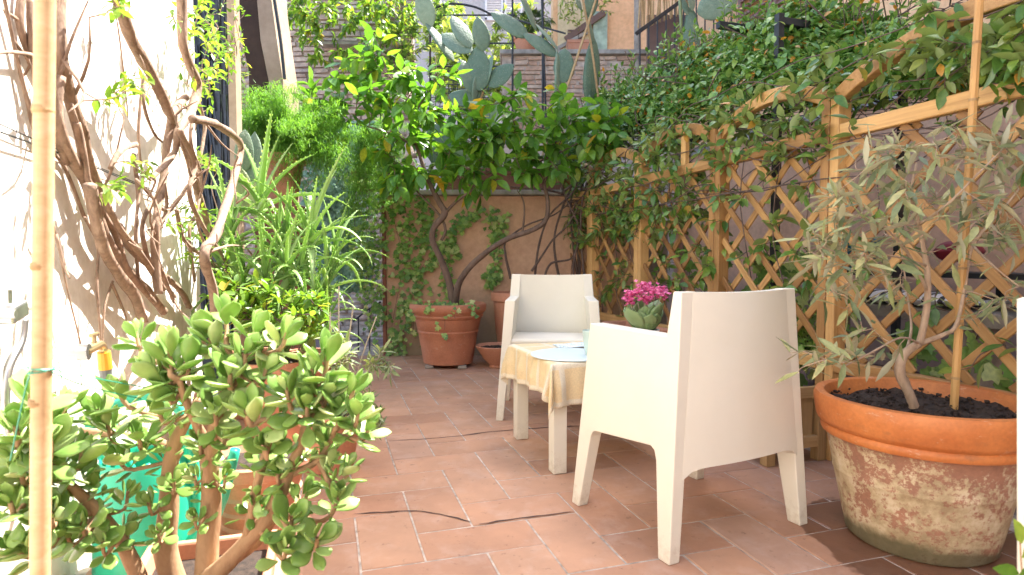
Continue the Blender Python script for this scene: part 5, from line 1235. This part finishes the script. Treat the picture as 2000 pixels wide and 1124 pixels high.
for l, r_, u0 in (([(300, 480), (330, 620), (360, 760), (450, 920), (500, 1060), (600, 1180)], [.008, .009, .009, .01, .01, .01], -.64), ([(470, 880), (520, 980), (600, 1060), (680, 1160)], [.009, .009, .009, .009], -.63),
                  ([(640, 700), (650, 820), (600, 960), (640, 1080), (680, 1180)], [.006, .008, .008, .008, .008], -.6), ([(760, 420), (745, 560), (790, 700), (770, 860), (820, 1000)], [.007, .007, .006, .006, .006], -.55),
                  ([(580, 270), (560, 400), (600, 520), (640, 560)], [.006, .006, .005, .004], -.6), ([(120, 0), (128, 160), (150, 330), (200, 480), (260, 640)], [.009, .01, .01, .01, .009], -.67),
                  ([(700, 510), (760, 640), (740, 760), (800, 900), (880, 1020), (900, 1150)], [.010, .010, .009, .009, .009, .009], -.5)):
    nodes += tb.tube(vp(l, u0), r_, 8, 6, .4)
for q in range(34):
    p = rnd.choice(nodes); e = p + UD * rnd.uniform(-.04, .1) + VD * rnd.uniform(-.25, .25) + ZD * rnd.uniform(-.2, .3); nodes += tb.tube([p, p.lerp(e, .5) + rv(.04), e], [.005, .004, .002], 5, 3, .3)
tg = []
for (x, y, rx, ry, n) in ((430, 50, 45, 50, 40), (460, 120, 25, 45, 30), (390, 110, 45, 50, 28), (350, 30, 60, 30, 12), (225, 6, 25, 10, 7), (240, 190, 35, 20, 5), (215, 360, 20, 20, 6), (290, 330, 30, 20, 6), (400, 310, 20, 20, 8), (265, 170, 30, 30, 8), (390, 430, 40, 40, 12), (400, 490, 40, 40, 12), (400, 190, 25, 30, 12)):
    for _ in range(n): tg.append(atu(x + rnd.uniform(-rx, rx), y + rnd.uniform(-ry, ry), rnd.uniform(-.63, -.5)))
tips = grow(tb, nodes, tg, .002, -.02, .15); tb.build('stems', M['bark_vine'], VW, smooth=True)
split_leaves(T_SMALL, tufts(tips, 6, .043, .9, .7, .08), M['yel_leaf'], VW)
b = MB(); b.tube([atu(0, 258, -.68), atu(180, 325, -.68), atu(360, 400, -.68)], .0022, 5, 3); b.tube([atu(0, 243, -.685), atu(180, 322, -.685), atu(350, 392, -.685)], .0016, 5, 3); tag(b.build('wall_wire', M['iron']), 'pair of thin wires stretched along the white wall', 'wire')

# tap and wall fittings
TP = thing('tap', 'old garden tap on the white wall with an amber hose connector', 'tap', atu(125, 690, -.69))
c = atu(118, 690, -.67); b = MB()
b.tube([c - UD * .03, c + UD * .045], .013, 10, 1); b.tube([c + UD * .04, c + UD * .065], .022, 12, 1); b.tube([c - UD * .025, c - UD * .032], .03, 14, 1); b.build('body', M['steel'], TP)
b = MB(); c1 = c + UD * .055; b.tube([c1, c1 + VD * .06 + ZD * .003, c1 + VD * .12 + ZD * .003, c1 + VD * .14 - ZD * .02], [.013, .012, .012, .012], 10, 3); b.build('spout', M['brass'], TP)
b = MB(); b.tube([c1 + VD * .07, c1 + VD * .07 + ZD * .035], .006, 8, 1); b.tube([c1 + VD * .045 + ZD * .038, c1 + VD * .095 + ZD * .038], .006, 8, 1); b.build('handle', M['brass'], TP)
c2 = c1 + VD * .14 - ZD * .02; b = MB(); b.tube([c2, c2 + VD * .01 - ZD * .05], [.017, .019], 14, 1); b.build('hose_connector', M['yellow_plastic'], TP)
b = MB(); b.tube([c2 + VD * .01 - ZD * .05, c2 + VD * .014 - ZD * .085], [.018, .015], 14, 1); b.build('grey_collar', plain('grey_plastic', (.2, .2, .21), .4), TP)
VF = thing('wall_valve', 'grey metal wall valve with a bent pipe at the left edge', 'valve', atu(10, 620, -.69))
c = atu(12, 612, -.66); b = MB(); b.box(c + VD * .02, .04, .075, .035, Matrix.Rotation(TH, 3, 'Z') @ Matrix.Rotation(R(12), 3, 'X')); bevel(b.build('block', M['steel'], VF), .005)
b = MB(); b.tube([c - VD * .03 - UD * .04, c - VD * .03 + UD * .03], .009, 10, 1); b.tube([c + VD * .01 + ZD * .02, c + VD * .01 + ZD * .05], .008, 8, 1); b.build('stub', M['steel'], VF)
b = MB(); b.tube([c + VD * .08 - ZD * .02, c + VD * .06 - ZD * .07, c + VD * .0 - ZD * .12, c - VD * .02 - ZD * .2, c + VD * .0 - ZD * .28], .009, 8, 5); b.build('pipe', M['steel'], VF, smooth=True)

# ================================================================== FOREGROUND LEFT
FB = thing('bamboo_pole', 'pale bamboo pole standing close to the lens on the left', 'pole', at(75, 1300, .86))
P0, P1 = at(74, 1560, .86), at(90, -220, .86)
tb = MB(); tb.tube([P0, P1], .0128, 14, 10); tb.build('cane', M['pale_bamboo'], FB, smooth=True)
for y in (215, 520, 785):
    q = at(88 - (y + 60) * .0125, y, .86); b = MB(); b.tube([q - ZD * .006, q - ZD * .001, q, q + ZD * .005], [.0134, .0142, .0138, .0132], 14, 1); b.build('node', M['dull_wood'], FB, smooth=True)
b = MB(); q = at(80, 722, .86)
b.tube([q + Vector((.016 * math.cos(a), .016 * math.sin(a), .004 * math.sin(a * .5))) for a in [k * .6 for k in range(22)]], .0011, 5, 1)
b.tube([q + Vector((.016, 0, 0)), at(180, 738, 1.1), at(300, 760, 1.3)], .0012, 5, 4); b.tube([q + Vector((.016, 0, -.004)), at(170, 755, 1.1), at(300, 785, 1.3)], .0012, 5, 4); b.tube([q - Vector((.0, .016, 0)), at(50, 760, .9), at(20, 900, 1.0)], .0012, 5, 4)
tag(b.build('tie_wire', M['cable_green']), 'thin green wire tied round the bamboo pole', 'wire')
# jade plant
JT = trough('clay_trough', 'terracotta trough holding the jade plant in the left foreground', W(-.28, 1.30, .002), .72, .30, .19, M['pot'], TH + R(90))
JP = thing('jade_plant', 'large jade plant with glossy oval leaves in the left foreground', 'plant', at(380, 1120, 1.32)); tb = MB(); nodes = []
for l, r_ in (([(400, 1160, 1.32), (408, 1060, 1.32), (412, 980, 1.32), (410, 900, 1.30), (420, 830, 1.28), (440, 760, 1.27), (455, 700, 1.27)], [.026, .022, .021, .017, .012, .009, .007]),
              ([(350, 1170, 1.36), (325, 1080, 1.36), (330, 980, 1.36), (335, 900, 1.36), (350, 850, 1.36), (390, 780, 1.36)], [.026, .023, .021, .018, .013, .008]),
              ([(350, 890, 1.36), (300, 860, 1.38), (220, 850, 1.4), (150, 840, 1.42)], [.012, .011, .009, .006]),
              ([(280, 1150, 1.3), (240, 1060, 1.28), (190, 1000, 1.25), (140, 950, 1.22)], [.017, .015, .013, .009]),
              ([(400, 1140, 1.3), (480, 1060, 1.28), (530, 1000, 1.27), (560, 930, 1.27), (590, 860, 1.27), (600, 790, 1.27)], [.022, .019, .017, .013, .010, .007]),
              ([(410, 1120, 1.31), (500, 1060, 1.33), (540, 1010, 1.35), (590, 1010, 1.3)], [.016, .013, .01, .006]),
              ([(412, 880, 1.30), (370, 800, 1.26), (350, 740, 1.24)], [.011, .009, .006]),
              ([(480, 1060, 1.28), (500, 960, 1.25), (520, 880, 1.24), (540, 820, 1.24)], [.012, .010, .008, .006]),
              ([(560, 930, 1.27), (620, 900, 1.28), (650, 850, 1.28)], [.009, .007, .005]),
              ([(140, 950, 1.22), (90, 900, 1.2), (40, 850, 1.2)], [.009, .007, .005]),
              ([(190, 1000, 1.25), (110, 1000, 1.2), (50, 960, 1.2)], [.008, .006, .005]),
              ([(620, 900, 1.28), (640, 940, 1.26), (650, 960, 1.26)], [.006, .005, .004])):
    nodes += tb.tube(pts(l), r_, 9, 5, .3)
jl = []
for q in range(4):
    v_, f_ = fat_leaf(1, (.6, .56, .64, .52)[q], .13, (.08, .14, .0, .2)[q], 8, 10); me = mesh('leaf', v_, f_, True); me.materials.append(M['jade']); jl.append(me)
heads = [(440, 610, 1.33, 1), (500, 640, 1.3, 1), (390, 640, 1.32, 1), (330, 680, 1.24, 1.2), (300, 720, 1.24, 1.1), (265, 650, 1.3, .9), (560, 650, 1.28, 1.1), (640, 690, 1.27, 1.1), (610, 720, 1.25, 1.1), (690, 760, 1.27, 1.1), (660, 800, 1.26, 1), (720, 830, 1.27, .9), (600, 790, 1.22, 1.1), (560, 760, 1.22, 1), (450, 730, 1.22, 1.1), (480, 800, 1.2, 1.1), (420, 800, 1.22, 1),
         (520, 720, 1.25, 1), (230, 760, 1.3, 1), (190, 800, 1.32, 1), (130, 790, 1.3, 1), (60, 770, 1.15, 1.1), (30, 830, 1.1, 1.1), (100, 860, 1.15, 1.1), (160, 880, 1.25, 1), (40, 920, 1.12, 1), (20, 980, 1.1, 1), (80, 960, 1.15, .9), (230, 890, 1.35, .9), (310, 800, 1.3, 1), (370, 700, 1.25, 1.1), (480, 690, 1.25, 1.1), (390, 860, 1.28, .8), (520, 870, 1.22, .9),
         (570, 1010, 1.2, 1.0), (620, 1050, 1.2, 1.0), (560, 1070, 1.18, .9), (660, 970, 1.26, .9), (680, 910, 1.28, .8), (640, 860, 1.28, .8), (500, 980, 1.25, .7), (130, 1040, 1.2, .9), (200, 1060, 1.22, .8), (60, 1060, 1.12, .9), (290, 980, 1.32, .7), (340, 940, 1.32, .7), (250, 960, 1.3, .7), (440, 930, 1.3, .6), (540, 920, 1.25, .8), (180, 940, 1.28, .8), (120, 900, 1.25, .9), (310, 1040, 1.3, .6), (600, 960, 1.28, .8), (100, 1000, 1.15, 1), (30, 1070, 1.12, 1), (160, 1020, 1.2, .9), (250, 1030, 1.3, .8), (380, 1010, 1.27, .6), (20, 890, 1.12, 1), (90, 820, 1.2, 1), (210, 830, 1.3, 1), (270, 850, 1.32, .9), (330, 760, 1.25, 1), (440, 850, 1.25, .8), (380, 930, 1.3, .6), (640, 760, 1.25, 1), (700, 800, 1.25, .9), (410, 660, 1.3, 1)]
cnt = 0; jms = []
for (x, y, Y, s) in heads:
    h = at(x, y, Y); q = min(nodes, key=lambda n: (n - h).length + (.15 if n.z > h.z else 0)); st_ = h - ZD * .03 + (q - h) * .15
    tb.tube([q, q.lerp(st_, .5) + rv(.012), st_, h], [.006 * s, .0055 * s, .005 * s, .004], 7, 3, .2, cap=False); ax = ((h - q).normalized() * .6 + ZD * .7).normalized()
    sx = ax.orthogonal().normalized(); sx.rotate(Matrix.Rotation(rnd.random() * 3, 3, ax)); sy = ax.cross(sx)
    lv = [(0, .3, .6), (1, .6, .85), (2, 1.0, 1.0), (3, 1.35, 1.0), (4, 1.7, .8)]
    for (lay, tl, sc_) in lv:
        for k in range(2):
            a = lay * 1.5708 + k * math.pi + rnd.uniform(-.25, .25); rad = sx * math.cos(a) + sy * math.sin(a); tt = tl + rnd.uniform(-.12, .12)
            d = rad * math.sin(tt) + ax * math.cos(tt); nr = ax * math.sin(tt) - rad * math.cos(tt)
            nr = -nr if False else nr
            jms.append(mtx(h - ax * (.014 * lay * s) + rad * .004, d, nr, .065 * s * sc_ * rnd.uniform(.85, 1.15), rnd.uniform(-.25, .25)))
            cnt += 1
ms = []
JT_ = [fat_leaf(1, .58, .13, .1, 6, 8)]
tv = np.array(JT_[0][0]); tf = np.array(JT_[0][1][:-1])
for _ in range(330):                                                   # inner leaves, smaller, set on the wood
    n_ = rnd.choice(nodes)
    if n_.z < .34: continue
    d = rv(1) + ZD * .4; p = n_ + d.normalized() * .012
    e = p + d.normalized() * rnd.uniform(.0, .02); ms.append(mtx(e, d, ZD + rv(.6), rnd.uniform(.022, .042)))
jms.sort(key=lambda m: -m.to_scale().y / max(.2, m.translation.y))
for k, m_ in enumerate(jms[:300]): make('leaf', jl[k % 4], None, JP, mtx=m_)
ms += jms[300:]
merged('inner_leaves', [(tv, tf)], ms, M['jade'], JP)
tb.build('stem', M['bark_jade'], JP, smooth=True)
# green watering can behind the jade plant
WC = thing('watering_can', 'green plastic watering can behind the jade plant', 'watering can', (at(290, 1000, 1.72).x, 1.72, .003)); wl = WC.location
b = MB(); b.lathe([(0, 0), (.13, 0), (.14, .01), (.135, .2), (.12, .32), (.115, .33), (.11, .32), (.125, .2), (.12, .02)], wl, 40); shade_auto(b.build('tank', M['hose_green'], WC))
b = MB(); b.tube([wl + Vector((-.10, -.02, .31)), wl + Vector((-.14, -.03, .42)), wl + Vector((-.02, 0, .50)), wl + Vector((.10, 0, .46)), wl + Vector((.135, 0, .3)), wl + Vector((.138, 0, .14))], .015, 9, 5); b.build('handle', M['hose_green'], WC, smooth=True)
b = MB(); b.tube([wl + Vector((.12, -.02, .06)), wl + Vector((.22, -.04, .18)), wl + Vector((.28, -.05, .36))], [.03, .018, .014], 10, 4); b.build('spout', M['hose_green'], WC, smooth=True)
HS = MB(); c2b = c2 - ZD * .085; HS.tube([c2b, c2b + VD * .05 - ZD * .12, c2b + VD * .02 - ZD * .25 + UD * .05, c2b + UD * .15 - ZD * .42, wl + Vector((0, 0, .3))], .009, 8, 5); tag(HS.build('garden_hose', M['hose_green'], smooth=True), 'green garden hose dropping from the tap into the can', 'hose')
# grey-green plant & ribbed pots right of the jade
pot('terracotta_pot', 'ribbed terracotta pot behind the jade plant on the floor', Vector((at(500, 980, 1.95).x, 1.98, .002)), [(0, 0), (.12, 0), (.125, .03), (.118, .04), (.13, .08), (.123, .09), (.136, .13), (.129, .14), (.142, .19), (.155, .2), (.16, .24), (.148, .245), (.13, .2)], M['pot'], .135, .22, seg=48)
pot('terracotta_pot', 'small terracotta pot by the edge of the tiled floor, left of centre', Vector((at(640, 800, 2.5).x, 2.55, .002)), [(0, 0), (.09, 0), (.12, .2), (.135, .2), (.138, .24), (.125, .245), (.11, .18)], M['pot'], .112, .215, seg=40)
PB = Vector((at(640, 800, 2.5).x, 2.55, .22))
shrub('grey_green_shrub', 'small grey green shrub with pale narrow leaves at the floor edge', [(745, 710, 28, 28, 2.45, .08, 12), (720, 820, 40, 30, 2.35, .1, 16), (700, 770, 40, 40, 2.45, .1, 14), (650, 700, 40, 50, 2.5, .1, 16)], T_OLIVE, 'grey_leaf', 10, .055, nodes=[PB, PB + ZD * .1], keep=250, stemcol='twig_olive', back=.06)
b = MB()
for (x0, y0, x1, y1) in ((668, 760, 662, 560), (690, 760, 735, 620), (650, 740, 645, 610), (675, 760, 690, 600)): b.tube([at(x0, y0, 2.6), at((x0 + x1) / 2 - 3, (y0 + y1) / 2, 2.6), at(x1, y1, 2.6)], .003, 5, 3)
tag(b.build('dry_stalks', M['twig_olive']), 'few dry upright stalks above the grey green shrub', 'stalks')
# right edge: pale pole and a leaf spray
PE = thing('pale_post', 'smooth cream post cut by the right edge of the picture', 'post', at(1997, 1300, 1.0))
b = MB(); b.tube([at(1999, 1700, 1.0), at(1999, 590, 1.0)], .0085, 12, 1); b.build('shaft', M['chair'], PE, smooth=True); b = MB(); b.lathe([(.0085, 0), (.009, .004), (0, .008)], at(1999, 590, 1.0), 12); b.build('cap', M['chair'], PE)

LS = thing('leaf_spray', 'blurred bright green leaves at the lower right corner of the picture', 'plant', at(1996, 1130, .95)); b = MB(); b.tube([at(2010, 1250, .95), at(1996, 1120, .95), at(1992, 1050, .95)], .0012, 5, 3); b.build('stem', M['bark_jade'], LS)
lsm = mesh('leaf', *T_LEMON[0], True); lsm.materials.append(M['yel_leaf'])
for (x, y, dx, dz) in ((1996, 1062, -.3, .8), (1996, 1090, .5, .7), (1990, 1120, -.9, .25), (2000, 1110, -.2, -.5)): make('leaf', lsm, None, LS, mtx=mtx(at(x, y, .95), Vector((dx, -.2, dz)), Vector((.1, -1, .3)), .045))
